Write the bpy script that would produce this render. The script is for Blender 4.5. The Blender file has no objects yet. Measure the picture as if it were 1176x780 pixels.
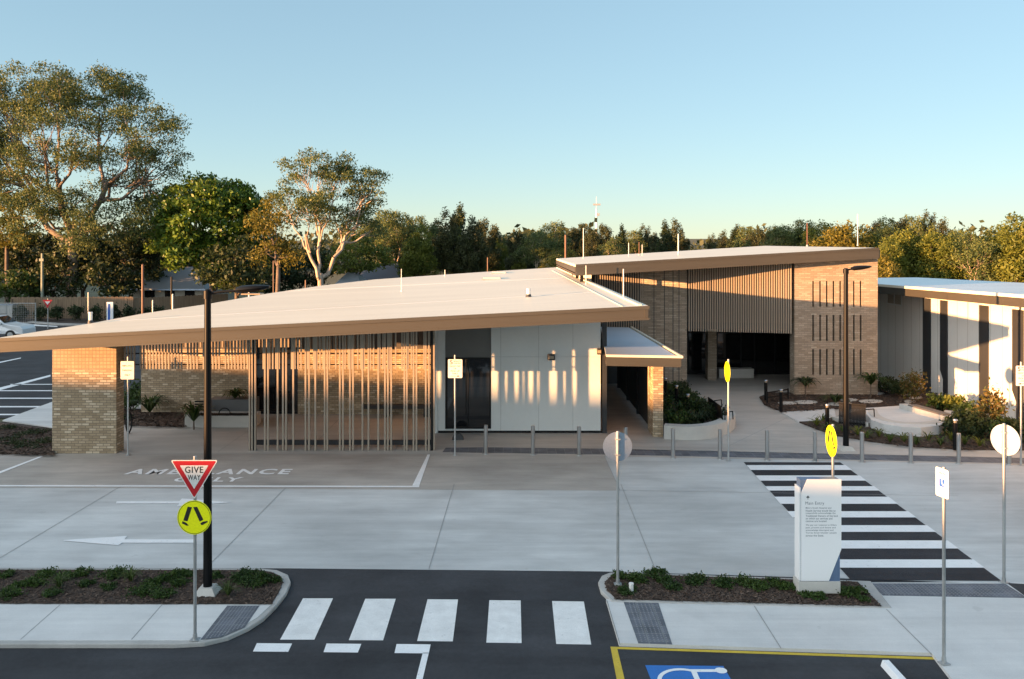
import bpy, bmesh, math, random
import numpy as np
from mathutils import Vector, Matrix
random.seed(7); RNG = np.random.default_rng(7)
R = math.radians
S = bpy.context.scene
COL = S.collection
H, F, CX, HY = 7.0, 1000.0, 588.0, 283.0     # camera height, focal length and horizon measured from the photograph

def G(px, py, z=0.0):                        # a photo point lying on a level at height z
    d = (H - z) * F / (py - HY)
    return Vector(((px - CX) / F * d, d, z))
def P(px, py, d):                            # a photo point at distance d
    return Vector(((px - CX) / F * d, d, H - (py - HY) / F * d))
def XA(px, d): return (px - CX) / F * d
def ZA(py, d): return H - (py - HY) / F * d

# ------------------------------------------------------------------ objects
def props(o, label=None, cat=None, group=None, kind=None):
    if label: o['label'] = label
    if cat: o['category'] = cat
    if group: o['group'] = group
    if kind: o['kind'] = kind
    return o
def thing(name, label, cat, loc=(0, 0, 0), rz=0.0, group=None):
    o = bpy.data.objects.new(name, None); COL.objects.link(o)
    o.empty_display_size = 0.2
    o.location = loc; o.rotation_euler = (0, 0, rz)
    return props(o, label, cat, group)
def root_loc(o):
    v = Vector((0, 0, 0))
    while o is not None:
        v += o.location; o = o.parent
    return v
def kids(o): return [c for c in list(bpy.data.objects) if c.parent == o]
def copy_tree(o, kidmap=None):
    c = o.copy(); COL.objects.link(c)
    for ch in list(o.children):
        k = ch.copy(); COL.objects.link(k); k.parent = c
        for g in list(ch.children):
            q = g.copy(); COL.objects.link(q); q.parent = k
    return c

class MB:
    def __init__(s): s.v = []; s.f = []; s.m = []
    def add(s, vs, fs, m=0):
        n = len(s.v); s.v += [tuple(p) for p in vs]
        for f in fs: s.f.append(tuple(i + n for i in f)); s.m.append(m)
        return s
    def box(s, x0, x1, y0, y1, z0, z1, m=0):
        return s.add([(x0,y0,z0),(x1,y0,z0),(x1,y1,z0),(x0,y1,z0),(x0,y0,z1),(x1,y0,z1),(x1,y1,z1),(x0,y1,z1)],
              [(0,3,2,1),(4,5,6,7),(0,1,5,4),(1,2,6,5),(2,3,7,6),(3,0,4,7)], m)
    def bar(s, a, b, w, h, m=0):             # box of width w (level) and height h along a->b
        a = Vector(a); b = Vector(b); d = (b - a).normalized()
        u = d.cross(Vector((0, 0, 1)))
        if u.length < 1e-4: u = Vector((1, 0, 0))
        u.normalize(); v = u.cross(d).normalized()
        u = u * w / 2; v = v * h / 2
        q = [p + i * u + j * v for p in (a, b) for i, j in ((-1,-1),(1,-1),(1,1),(-1,1))]
        return s.add(q, [(3,2,1,0),(4,5,6,7),(0,1,5,4),(1,2,6,5),(2,3,7,6),(3,0,4,7)], m)
    def cyl(s, a, b, r0, r1=None, n=12, m=0, cap=True):
        if r1 is None: r1 = r0
        a = Vector(a); b = Vector(b); d = (b - a).normalized()
        u = d.orthogonal().normalized(); v = d.cross(u)
        q = []
        for p, r in ((a, r0), (b, r1)):
            for i in range(n):
                t = 2 * math.pi * i / n
                q.append(p + r * (math.cos(t) * u + math.sin(t) * v))
        fs = [(i, (i + 1) % n, n + (i + 1) % n, n + i) for i in range(n)]
        if cap: fs += [tuple(range(n))[::-1], tuple(range(n, 2 * n))]
        return s.add(q, fs, m)
    def tube(s, pts, r, n=8, m=0):
        for a, b in zip(pts[:-1], pts[1:]): s.cyl(a, b, r, r, n, m)
        return s
    def prism(s, poly, z0, z1, m=0):         # level polygon (counter-clockwise from above) between two heights
        n = len(poly)
        ar = sum(poly[i][0]*poly[(i+1)%n][1]-poly[(i+1)%n][0]*poly[i][1] for i in range(n))
        if ar < 0: poly = poly[::-1]
        q = [(p[0], p[1], z0) for p in poly] + [(p[0], p[1], z1) for p in poly]
        return s.add(q, [tuple(range(n))[::-1], tuple(range(n, 2*n))] + [(i,(i+1)%n,n+(i+1)%n,n+i) for i in range(n)], m)
    def sheet(s, poly, z=None, m=0):
        n = len(poly)
        ar = sum(poly[i][0]*poly[(i+1)%n][1]-poly[(i+1)%n][0]*poly[i][1] for i in range(n))
        if ar < 0: poly = poly[::-1]
        return s.add([(p[0], p[1], p[2] if z is None else z) for p in poly], [tuple(range(n))], m)
    def slab(s, top, th, m=0):               # any 3D polygon thickened downwards
        n = len(top); q = [tuple(p) for p in top] + [(p[0], p[1], p[2] - th) for p in top]
        return s.add(q, [tuple(range(n)), tuple(range(n, 2*n))[::-1]] + [(i, n+i, n+(i+1)%n, (i+1)%n) for i in range(n)], m)
    def plate(s, poly, o, u, v, th, m=0):    # 2D polygon in plane (o,u,v), thickened along u x v
        o = Vector(o); u = Vector(u); v = Vector(v); w = u.cross(v).normalized() * th
        n = len(poly); q = [o + a*u + b*v + w for a, b in poly] + [o + a*u + b*v for a, b in poly]
        return s.add(q, [tuple(range(n)), tuple(range(n, 2*n))[::-1]] + [(i, n+i, n+(i+1)%n, (i+1)%n) for i in range(n)], m)
    def build(s, name, mats, parent=None, local=False, smooth=False, bevel=0.0, world_off=None):
        me = bpy.data.meshes.new(name)
        off = Vector((0, 0, 0))
        if parent is not None and not local: off = root_loc(parent)
        me.from_pydata([(x-off[0], y-off[1], z-off[2]) for x, y, z in s.v], [], s.f)
        if not isinstance(mats, (list, tuple)): mats = [mats]
        for m in mats: me.materials.append(m)
        me.polygons.foreach_set('material_index', s.m)
        if smooth: me.polygons.foreach_set('use_smooth', [True] * len(s.f))
        bm = bmesh.new(); bm.from_mesh(me); bmesh.ops.recalc_face_normals(bm, faces=bm.faces) if len(s.f) < 20000 and smooth != 'leaf' else None
        bm.to_mesh(me); bm.free(); me.update()
        o = bpy.data.objects.new(name, me); COL.objects.link(o)
        if parent is not None: o.parent = parent
        if bevel:
            b = o.modifiers.new('bevel', 'BEVEL'); b.width = bevel; b.segments = 2; b.limit_method = 'ANGLE'
        if smooth and smooth != 'leaf':
            me.polygons.foreach_set('use_smooth', [True] * len(me.polygons))
            try: me.set_sharp_from_angle(angle=R(35))
            except Exception: pass
        return o
def mesh_obj(name, V, Fq, mat, parent=None, mats=None, midx=None):   # numpy quads
    me = bpy.data.meshes.new(name)
    V = np.asarray(V, dtype=np.float32); Fq = np.asarray(Fq, dtype=np.int32)
    me.vertices.add(len(V)); me.vertices.foreach_set('co', V.ravel())
    k = Fq.shape[1]
    me.loops.add(Fq.size); me.loops.foreach_set('vertex_index', Fq.ravel())
    me.polygons.add(len(Fq)); me.polygons.foreach_set('loop_start', np.arange(0, Fq.size, k, dtype=np.int32))
    me.polygons.foreach_set('loop_total', np.full(len(Fq), k, dtype=np.int32))
    for m in (mats or [mat]): me.materials.append(m)
    if midx is not None: me.polygons.foreach_set('material_index', np.asarray(midx, dtype=np.int32))
    me.update(); me.validate()
    o = bpy.data.objects.new(name, me); COL.objects.link(o)
    if parent is not None: o.parent = parent
    return o

# ------------------------------------------------------------------ materials
def nt(name):
    m = bpy.data.materials.new(name); m.use_nodes = True
    t = m.node_tree; b = t.nodes['Principled BSDF']
    return m, t, b
def N(t, typ, **kw):
    n = t.nodes.new(typ)
    for k, v in kw.items():
        if k in n.inputs.keys() if hasattr(n.inputs, 'keys') else False: n.inputs[k].default_value = v
        else: setattr(n, k, v)
    return n
def ramp(t, fac, stops):
    r = t.nodes.new('ShaderNodeValToRGB'); e = r.color_ramp.elements
    while len(e) < len(stops): e.new(0.5)
    for i, (p, c) in enumerate(stops):
        e[i].position = p; e[i].color = (c[0], c[1], c[2], 1)
    t.links.new(fac, r.inputs[0]); return r.outputs[0]
def mixc(t, fac, a, b, mode='MIX'):
    n = t.nodes.new('ShaderNodeMix'); n.data_type = 'RGBA'; n.blend_type = mode
    if hasattr(fac, 'links'): t.links.new(fac, n.inputs[0])
    else: n.inputs[0].default_value = fac
    for i, c in ((6, a), (7, b)):
        if hasattr(c, 'links'): t.links.new(c, n.inputs[i])
        else: n.inputs[i].default_value = (c[0], c[1], c[2], 1)
    return n.outputs[2]
def coords(t, scale=(1, 1, 1)):
    g = t.nodes.new('ShaderNodeNewGeometry')
    mp = t.nodes.new('ShaderNodeMapping'); mp.inputs['Scale'].default_value = scale
    t.links.new(g.outputs['Position'], mp.inputs[0]); return mp.outputs[0]
def noise(t, vec, scale, detail=4, rough=0.6):
    n = t.nodes.new('ShaderNodeTexNoise'); n.inputs['Scale'].default_value = scale
    n.inputs['Detail'].default_value = detail; n.inputs['Roughness'].default_value = rough
    t.links.new(vec, n.inputs['Vector']); return n.outputs[0]
def bump(t, b, h, strength=0.3, dist=0.01):
    n = t.nodes.new('ShaderNodeBump'); n.inputs['Strength'].default_value = strength; n.inputs['Distance'].default_value = dist
    t.links.new(h, n.inputs['Height']); t.links.new(n.outputs[0], b.inputs['Normal'])
def mat(name, col, rough=0.6, var=0.12, scale=1.5, metal=0.0, fine=30.0, fineamt=0.08, bmp=0.1, spec=0.5, stretch=(1,1,1), dirt=None):
    m, t, b = nt(name)
    v = coords(t, stretch)
    n1 = noise(t, v, scale, 5, 0.6); n2 = noise(t, v, fine, 3, 0.7)
    lo = tuple(c * (1 - var) for c in col); hi = tuple(min(1, c * (1 + var)) for c in col)
    c = ramp(t, n1, [(0.3, lo), (0.7, hi)])
    f = ramp(t, n2, [(0.3, (1-fineamt,)*3), (0.7, (1+fineamt,)*3)])
    c = mixc(t, 1.0, c, f, 'MULTIPLY')
    if dirt:
        n3 = noise(t, v, dirt[1], 6, 0.75)
        fr = ramp(t, n3, [(dirt[2], (0,0,0)), (dirt[2] + 0.12, (1,1,1))])
        c = mixc(t, fr, c, dirt[0])
    t.links.new(c, b.inputs['Base Color'])
    b.inputs['Roughness'].default_value = rough; b.inputs['Metallic'].default_value = metal
    b.inputs['Specular IOR Level'].default_value = spec
    if bmp: bump(t, b, n2, bmp, 0.01)
    return m
def concrete(name, col, streak=(0.35, 1.0, 1.0), var=0.16, patch=0.22):
    m, t, b = nt(name)
    v = coords(t); vs = coords(t, streak)
    big = noise(t, v, 0.16, 4, 0.55); mid = noise(t, vs, 1.1, 6, 0.7); st = noise(t, coords(t, (0.12, 2.2, 1)), 1.6, 5, 0.65)
    fine = noise(t, v, 55, 3, 0.7)
    c = ramp(t, big, [(0.35, tuple(x * (1 - patch) for x in col)), (0.65, tuple(x * (1 + patch * .6) for x in col))])
    c = mixc(t, 1.0, c, ramp(t, mid, [(0.3, (1-var,)*3), (0.7, (1+var*.7,)*3)]), 'MULTIPLY')
    c = mixc(t, 1.0, c, ramp(t, st, [(0.3, (0.90, 0.90, 0.91)), (0.65, (1.03, 1.03, 1.03))]), 'MULTIPLY')
    c = mixc(t, 1.0, c, ramp(t, fine, [(0.3, (.93,)*3), (0.7, (1.05,)*3)]), 'MULTIPLY')
    # a few tyre scuffs and stains
    gg = t.nodes.new('ShaderNodeTexWave'); gg.wave_type = 'RINGS'; gg.rings_direction = 'Z'; gg.inputs['Scale'].default_value = .085; gg.inputs['Distortion'].default_value = 1.2; gg.inputs['Detail'].default_value = 1
    mp2 = t.nodes.new('ShaderNodeMapping'); mp2.inputs['Location'].default_value = (7, -9, 0); t.links.new(v, mp2.inputs[0]); t.links.new(mp2.outputs[0], gg.inputs[0])
    ring_ = ramp(t, gg.outputs[1], [(0.955, (0, 0, 0)), (0.985, (.16, .16, .16))])
    ring_ = mixc(t, 1.0, ring_, ramp(t, noise(t, v, .35, 3, .6), [(0.45, (0, 0, 0)), (0.62, (1, 1, 1))]), 'MULTIPLY')
    c = mixc(t, ring_, c, tuple(x * .45 for x in col))
    sp_ = noise(t, v, 2.3, 3, .5)
    c = mixc(t, ramp(t, sp_, [(0.70, (0, 0, 0)), (0.74, (.22, .22, .22))]), c, tuple(x * .5 for x in col))
    sc = noise(t, coords(t, (0.2, 1.3, 1)), 0.55, 2, 0.4)
    c = mixc(t, ramp(t, sc, [(0.60, (0, 0, 0)), (0.70, (.30, .30, .30))]), c, tuple(x * .62 for x in col))
    t.links.new(c, b.inputs['Base Color']); b.inputs['Roughness'].default_value = 0.72
    b.inputs['Specular IOR Level'].default_value = 0.4
    bump(t, b, fine, 0.15, 0.004); return m
def asphalt(name, col=(0.040, 0.042, 0.047)):
    m, t, b = nt(name)
    v = coords(t); big = noise(t, v, 0.5, 5, 0.6); fine = noise(t, v, 120, 2, 0.8); mid = noise(t, v, 9, 6, 0.8)
    c = ramp(t, big, [(0.3, tuple(x * .74 for x in col)), (0.7, tuple(x * 1.3 for x in col))])
    c = mixc(t, 1.0, c, ramp(t, noise(t, coords(t, (.25, 2.0, 1)), .8, 3, .5), [(0.35, (.86,)*3), (0.65, (1.14,)*3)]), 'MULTIPLY')
    c = mixc(t, ramp(t, noise(t, v, 38, 2, .6), [(0.70, (0,)*3), (0.76, (.5,)*3)]), c, (.13, .13, .13))
    c = mixc(t, 1.0, c, ramp(t, mid, [(0.3, (.85,)*3), (0.72, (1.2,)*3)]), 'MULTIPLY')
    c = mixc(t, 1.0, c, ramp(t, fine, [(0.35, (.75,)*3), (0.7, (1.5,)*3)]), 'MULTIPLY')
    t.links.new(c, b.inputs['Base Color']); b.inputs['Roughness'].default_value = 0.85
    b.inputs['Specular IOR Level'].default_value = 0.25
    bump(t, b, fine, 0.5, 0.006); return m
def brick(name, stops, mortar, bw=0.24, bh=0.086, off=0.5, ms=0.011):
    m, t, b = nt(name)
    g = t.nodes.new('ShaderNodeNewGeometry'); sp = t.nodes.new('ShaderNodeSeparateXYZ'); t.links.new(g.outputs['Position'], sp.inputs[0])
    ad = t.nodes.new('ShaderNodeMath'); ad.operation = 'ADD'; t.links.new(sp.outputs[0], ad.inputs[0]); t.links.new(sp.outputs[1], ad.inputs[1])
    cb = t.nodes.new('ShaderNodeCombineXYZ'); t.links.new(ad.outputs[0], cb.inputs[0]); t.links.new(sp.outputs[2], cb.inputs[1])
    def bt(c1, c2, mo):
        k = t.nodes.new('ShaderNodeTexBrick'); k.offset = off; k.squash = 1
        k.inputs['Color1'].default_value = (*c1, 1); k.inputs['Color2'].default_value = (*c2, 1); k.inputs['Mortar'].default_value = (*mo, 1)
        k.inputs['Scale'].default_value = 1; k.inputs['Mortar Size'].default_value = ms; k.inputs['Mortar Smooth'].default_value = 0.15
        k.inputs['Brick Width'].default_value = bw; k.inputs['Row Height'].default_value = bh; k.inputs['Bias'].default_value = 0.0
        t.links.new(cb.outputs[0], k.inputs['Vector']); return k
    k = bt((0, 0, 0), (1, 1, 1), (0, 0, 0))
    c = ramp(t, k.outputs['Color'], stops)
    c = mixc(t, k.outputs['Fac'], c, mortar)
    c = mixc(t, 1.0, c, ramp(t, noise(t, cb.outputs[0], 25, 4, .7), [(0.3, (.86,)*3), (0.7, (1.12,)*3)]), 'MULTIPLY')
    c = mixc(t, 1.0, c, ramp(t, noise(t, cb.outputs[0], .7, 3, .6), [(0.3, (.92,)*3), (0.7, (1.06,)*3)]), 'MULTIPLY')
    t.links.new(c, b.inputs['Base Color']); b.inputs['Roughness'].default_value = 0.85
    inv = t.nodes.new('ShaderNodeMath'); inv.operation = 'SUBTRACT'; inv.inputs[0].default_value = 1; t.links.new(k.outputs['Fac'], inv.inputs[1])
    bump(t, b, inv.outputs[0], 0.6, 0.008); return m
def leaf(name, cols, trans=0.35, rough=0.55):
    m, t, b = nt(name)
    g = t.nodes.new('ShaderNodeNewGeometry')
    n = len(cols); c = ramp(t, g.outputs['Random Per Island'], [(i / max(1, n - 1), cc) for i, cc in enumerate(cols)])
    big = noise(t, coords(t), 0.45, 3, .6)
    c = mixc(t, 1.0, c, ramp(t, big, [(0.35, (.72, .78, .75)), (0.65, (1.3, 1.2, 1.0))]), 'MULTIPLY')
    t.links.new(c, b.inputs['Base Color']); b.inputs['Roughness'].default_value = rough; b.inputs['Specular IOR Level'].default_value = 0.3
    tr = t.nodes.new('ShaderNodeBsdfTranslucent'); t.links.new(c, tr.inputs[0])
    mx = t.nodes.new('ShaderNodeMixShader'); mx.inputs[0].default_value = trans
    t.links.new(b.outputs[0], mx.inputs[1]); t.links.new(tr.outputs[0], mx.inputs[2])
    t.links.new(mx.outputs[0], t.nodes['Material Output'].inputs[0]); return m
def chips(name, cols):
    m, t, b = nt(name); g = t.nodes.new('ShaderNodeNewGeometry'); n = len(cols)
    c = ramp(t, g.outputs['Random Per Island'], [(i / (n - 1), cc) for i, cc in enumerate(cols)])
    t.links.new(c, b.inputs['Base Color']); b.inputs['Roughness'].default_value = 0.9; return m

M = {}
M['conc_road'] = concrete('concrete_road', (0.545, 0.555, 0.55))
M['conc_bay'] = concrete('concrete_bay', (0.44, 0.41, 0.375), var=.2)
M['conc_apron'] = concrete('concrete_apron', (0.50, 0.465, 0.425), patch=.1)
M['conc_path'] = concrete('concrete_path', (0.64, 0.64, 0.63), streak=(1, 1, 1), var=.08, patch=.08)
M['conc_kerb'] = concrete('concrete_kerb', (0.44, 0.43, 0.41), streak=(1, 1, 1), var=.2, patch=.1)
M['conc_wall'] = concrete('concrete_wall', (0.56, 0.54, 0.50), streak=(1, 1, 1), var=.08, patch=.06)
M['asphalt'] = asphalt('asphalt'); M['asphalt_dark'] = asphalt('asphalt_crossing', (0.03, 0.032, 0.038))
M['paint'] = mat('road_paint', (0.82, 0.83, 0.84), .6, .05, 3, fine=70, fineamt=.08, dirt=((.3, .3, .3), 14, .60))
M['paint_worn'] = mat('worn_road_paint', (0.76, 0.76, 0.75), .7, .10, 3, fine=60, fineamt=.10, dirt=((.40, .40, .40), 7, .60))
M['paint_yellow'] = mat('yellow_paint', (0.60, 0.43, 0.04), .6, .1, 4, dirt=((.2, .17, .06), 12, .6))
M['paint_blue'] = mat('blue_paint', (0.025, 0.16, 0.50), .6, .08, 4, dirt=((.05, .1, .2), 12, .62))
M['joint'] = mat('joint', (0.30, 0.30, 0.295), .9)
def tactile():
    m, t, b = nt('tactile_paving')
    v = coords(t)
    ck = t.nodes.new('ShaderNodeTexBrick'); ck.offset = 0; ck.inputs['Scale'].default_value = 1
    ck.inputs['Brick Width'].default_value = .3; ck.inputs['Row Height'].default_value = .3; ck.inputs['Mortar Size'].default_value = .012
    ck.inputs['Color1'].default_value = (.085, .095, .115, 1); ck.inputs['Color2'].default_value = (.125, .135, .16, 1); ck.inputs['Mortar'].default_value = (.16, .17, .18, 1)
    t.links.new(v, ck.inputs['Vector'])
    c = mixc(t, 1.0, ck.outputs[0], ramp(t, noise(t, v, 2.5, 4), [(0.3, (.8,)*3), (0.7, (1.3,)*3)]), 'MULTIPLY')
    t.links.new(c, b.inputs['Base Color']); b.inputs['Roughness'].default_value = .7; return m
M['tactile'] = tactile()
M['tactile_dot'] = mat('tactile_stud', (0.20, 0.21, 0.24), .6)
M['grass'] = mat('dry_grass', (0.075, 0.075, 0.035), .9, .35, .25, fine=6, fineamt=.35, bmp=.5)
M['mulch'] = mat('mulch', (0.050, 0.034, 0.026), .95, .45, 3, fine=22, fineamt=.5, bmp=1.0)
M['chips'] = chips('mulch_chip', [(.030,.018,.013), (.065,.038,.026), (.10,.062,.042), (.045,.030,.022), (.17,.12,.09)])
BS = [(0.0, (.31, .23, .145)), (0.40, (.39, .295, .19)), (0.75, (.48, .37, .25)), (0.95, (.62, .51, .37))]
M['brick'] = brick('buff_brick', BS, (.22, .17, .12))
M['brick_stack'] = brick('stack_brick', [(0, (.34, .25, .155)), (1, (.40, .30, .19))], (.26, .19, .12), bw=.12, bh=.12, off=0, ms=.012)
BG = [(0.0, (.27, .215, .16)), (0.45, (.32, .26, .20)), (0.85, (.38, .31, .24)), (1.0, (.44, .37, .29))]
M['brick_grey'] = brick('grey_brick', BG, (.24, .195, .15), bw=.29)
M['fascia'] = mat('bronze_fascia', (0.076, 0.069, 0.057), .48, .08, .8, metal=.35, fine=20, fineamt=.03, bmp=0, stretch=(.3, 1, 5))
M['soffit'] = mat('soffit', (0.075, 0.06, 0.05), .6, .06)
def roofmat(name, col, rough=.45, metal=0):
    m, t, b = nt(name); v = coords(t)
    g = t.nodes.new('ShaderNodeNewGeometry'); sp = t.nodes.new('ShaderNodeSeparateXYZ'); t.links.new(g.outputs['Position'], sp.inputs[0])
    w = t.nodes.new('ShaderNodeTexWave'); w.wave_type = 'BANDS'; w.bands_direction = 'X'; w.inputs['Scale'].default_value = 1.6; w.inputs['Distortion'].default_value = 0
    t.links.new(v, w.inputs['Vector'])
    c = ramp(t, noise(t, coords(t, (.15, 1, 1)), .6, 5, .6), [(0.3, tuple(x*.92 for x in col)), (0.7, tuple(min(.9, x*1.05) for x in col))])
    c = mixc(t, ramp(t, noise(t, v, 1.3, 6, .75), [(0.62, (0,0,0)), (0.76, (.35,.35,.35))]), c, tuple(x*.78 for x in col))
    t.links.new(c, b.inputs['Base Color']); b.inputs['Roughness'].default_value = rough; b.inputs['Metallic'].default_value = metal
    bump(t, b, w.outputs[1], .12, .003); return m
M['roof'] = roofmat('pale_metal_roof', (0.69, 0.665, 0.555))
M['roof_blue'] = roofmat('metal_roof', (0.64, 0.69, 0.74), .36, .5)
M['roof_canopy'] = roofmat('canopy_sheet', (0.60, 0.70, 0.80), .4, .1)
M['white'] = mat('white_cladding', (0.66, 0.68, 0.67), .5, .03, .7, fine=8, fineamt=.015, bmp=0)
M['white_r'] = mat('white_render', (0.72, 0.70, 0.66), .6, .04, .5, fine=8, fineamt=.02, bmp=0, stretch=(1, 1, .3))
M['greyp'] = mat('grey_panel', (0.13, 0.13, 0.125), .5, .05)
M['black'] = mat('black_metal', (0.008, 0.008, 0.009), .5, .1, 3, bmp=0, spec=.25)
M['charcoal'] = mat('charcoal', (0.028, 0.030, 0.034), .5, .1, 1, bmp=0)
M['lamp_black'] = mat('lamp_black', (0.005, 0.005, 0.0055), .42, .1, 3, bmp=0, spec=.18)
M['slat'] = mat('slat', (0.33, 0.272, 0.212), .45, .05, .5, fine=20, fineamt=.03, bmp=0, stretch=(8, 8, .4))
M['bay_shade'] = mat('bay_shade_brown', (0.09, 0.075, 0.065), .5, .05, bmp=0)  # dark brown standing in for shade at the top of the bay
M['steel'] = mat('stainless', (0.42, 0.42, 0.42), .32, .06, 4, metal=.85, fine=60, fineamt=.05, bmp=0)
M['galv'] = mat('galvanised', (0.42, 0.43, 0.43), .45, .12, 6, metal=.55, fine=60, fineamt=.08, bmp=0)
M['signback'] = mat('sign_back', (0.38, 0.46, 0.58), .45, .06, 4, metal=.92, bmp=0)
M['signwhite'] = mat('sign_white', (0.72, 0.72, 0.70), .45, .02, bmp=0)
M['signred'] = mat('sign_red', (0.50, 0.012, 0.022), .4, .04, bmp=0)
M['signyellow'] = mat('sign_yellow', (0.95, 0.98, 0.003), .4, .03, bmp=0)
M['signblack'] = mat('sign_black', (0.012, 0.012, 0.012), .5, .02, bmp=0)
M['signblue'] = mat('sign_blue', (0.02, 0.10, 0.42), .45, .02, bmp=0)
M['mono_white'] = mat('monolith_white', (0.86, 0.86, 0.86), .45, .01, fineamt=.006, bmp=0)
M['mono_blue'] = mat('monolith_blue', (0.10, 0.16, 0.27), .45, .05, bmp=0)
M['text'] = mat('sign_text', (0.13, 0.15, 0.19), .6, .02, bmp=0)
M['timberfence'] = mat('paling_fence', (0.24, 0.165, 0.105), .85, .25, 2.5, fine=14, fineamt=.2, stretch=(5, 5, .3))
M['bark_gum'] = mat('brown_bark', (0.19, 0.15, 0.12), .85, .35, 1.2, fine=9, fineamt=.25, bmp=.4, stretch=(1, 1, .35))
M['bark'] = mat('bark', (0.44, 0.35, 0.28), .85, .35, 1.2, fine=9, fineamt=.25, bmp=.4, stretch=(1, 1, .35))
M['bark_dark'] = mat('dark_bark', (0.13, 0.10, 0.08), .9, .3, 1.2, fine=9, fineamt=.25, bmp=.5)
M['tile_roof'] = mat('house_roof', (0.30, 0.32, 0.35), .6, .06, .5)
M['slate_roof'] = mat('dark_roof', (0.07, 0.08, 0.10), .6, .06, .5)
M['housewall'] = mat('house_wall', (0.42, 0.38, 0.32), .8, .06)
M['brownpole'] = mat('brown_pole', (0.12, 0.055, 0.035), .5, .06, bmp=0)
M['concpole'] = mat('timber_power_pole', (0.24, 0.27, 0.22), .8, .12)
M['carwhite'] = mat('car_paint', (0.72, 0.74, 0.76), .18, .01, bmp=0, fineamt=0, spec=.8)
M['tyre'] = mat('tyre', (0.015, 0.015, 0.015), .8, .05)
M['timberseat'] = mat('grey_timber', (0.16, 0.14, 0.125), .7, .15, 3, stretch=(1, .4, 1))
M['planter'] = mat('dark_planter', (0.115, 0.12, 0.125), .6, .05)
def glass():
    m, t, b = nt('dark_glass')
    b.inputs['Base Color'].default_value = (.012, .013, .015, 1); b.inputs['Roughness'].default_value = .04
    b.inputs['Specular IOR Level'].default_value = .7; return m
M['glass'] = glass()
def lens():
    m, t, b = nt('lamp_lens'); b.inputs['Base Color'].default_value = (.35, .28, .2, 1); b.inputs['Roughness'].default_value = .25; return m
M['lens'] = lens()
M['leaf_gum'] = leaf('gum_leaf', [(.100,.140,.05), (.075,.115,.048), (.145,.172,.055), (.058,.090,.042), (.17,.19,.06)], .30)
M['leaf_gold'] = leaf('golden_leaf', [(.17,.15,.025), (.12,.115,.025), (.21,.18,.03), (.075,.085,.022)], .35)
M['leaf_mango'] = leaf('glossy_leaf', [(.05,.10,.018), (.085,.155,.024), (.135,.205,.03), (.03,.062,.016)], .22, .4)
M['leaf_dark'] = leaf('dark_leaf', [(.024,.042,.017), (.036,.056,.021), (.018,.032,.015), (.052,.072,.026)], .22)
M['leaf_cas'] = leaf('casuarina_leaf', [(.045,.058,.027), (.065,.078,.032), (.035,.048,.026), (.085,.092,.038)], .30)
M['leaf_olive'] = leaf('olive_leaf', [(.135,.16,.028), (.095,.125,.025), (.17,.19,.035), (.06,.085,.02)], .35)
M['leaf_shrub'] = leaf('shrub_leaf', [(.025,.055,.014), (.05,.09,.02), (.018,.036,.012), (.08,.12,.03)], .25)
M['leaf_ground'] = leaf('groundcover_leaf', [(.030,.060,.015), (.055,.10,.022), (.02,.045,.012), (.075,.125,.03)], .25)
M['leaf_orange'] = leaf('new_growth_leaf', [(.06,.085,.025), (.16,.11,.03), (.045,.07,.02), (.20,.11,.035), (.08,.11,.03)], .3)
M['leaf_grass'] = leaf('grass_blade', [(.05,.08,.02), (.09,.13,.035), (.035,.06,.016)], .3)

# ------------------------------------------------------------------ camera, light, world
cam = bpy.data.cameras.new('camera'); co = bpy.data.objects.new('camera', cam); COL.objects.link(co)
co.location = (0, 0, H); co.rotation_euler = (R(90), 0, 0)
cam.sensor_fit = 'HORIZONTAL'; cam.sensor_width = 36; cam.lens = 36 * F / 1176; cam.shift_y = -(390 - HY) / 1176
cam.clip_start = 0.1; cam.clip_end = 6000
S.camera = co
SUN_AZ, SUN_EL = 63.0, 4.4                      # degrees left of straight behind the camera; elevation
sd = Vector((-math.sin(R(SUN_AZ)) * math.cos(R(SUN_EL)), -math.cos(R(SUN_AZ)) * math.cos(R(SUN_EL)), math.sin(R(SUN_EL))))
sun = bpy.data.lights.new('sun', 'SUN'); so = bpy.data.objects.new('sun', sun); COL.objects.link(so)
so.rotation_euler = sd.to_track_quat('Z', 'Y').to_euler(); so.location = (-30, -20, 30)
sun.energy = 5.0; sun.angle = R(0.5); sun.color = (1.0, 0.50, 0.20)
w = bpy.data.worlds.new('World'); S.world = w; w.use_nodes = True
wt = w.node_tree; bg = wt.nodes['Background']
sky = wt.nodes.new('ShaderNodeTexSky'); sky.sky_type = 'NISHITA'; sky.sun_disc = False
sky.sun_elevation = R(SUN_EL); sky.sun_rotation = math.atan2(sd.x, sd.y) % (2 * math.pi)
sky.altitude = 10; sky.air_density = 0.8; sky.dust_density = 0.0; sky.ozone_density = 2.7
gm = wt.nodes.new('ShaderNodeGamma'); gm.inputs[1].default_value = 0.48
wt.links.new(sky.outputs[0], gm.inputs[0]); # warm fill glow added to the sky round the sun to lift shade
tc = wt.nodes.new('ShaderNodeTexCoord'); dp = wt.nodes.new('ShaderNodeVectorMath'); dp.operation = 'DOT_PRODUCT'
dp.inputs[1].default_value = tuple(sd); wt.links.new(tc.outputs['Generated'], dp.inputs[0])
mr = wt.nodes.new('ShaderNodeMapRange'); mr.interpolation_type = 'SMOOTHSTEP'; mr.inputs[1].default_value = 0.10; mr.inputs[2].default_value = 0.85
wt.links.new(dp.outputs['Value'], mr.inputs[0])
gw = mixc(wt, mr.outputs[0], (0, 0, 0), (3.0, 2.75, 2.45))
wt.links.new(mixc(wt, 1.0, mixc(wt, 1.0, gm.outputs[0], (1.07, 1.13, 1.09), 'MULTIPLY'), gw, 'ADD'), bg.inputs[0]); bg.inputs[1].default_value = 0.113
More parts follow.
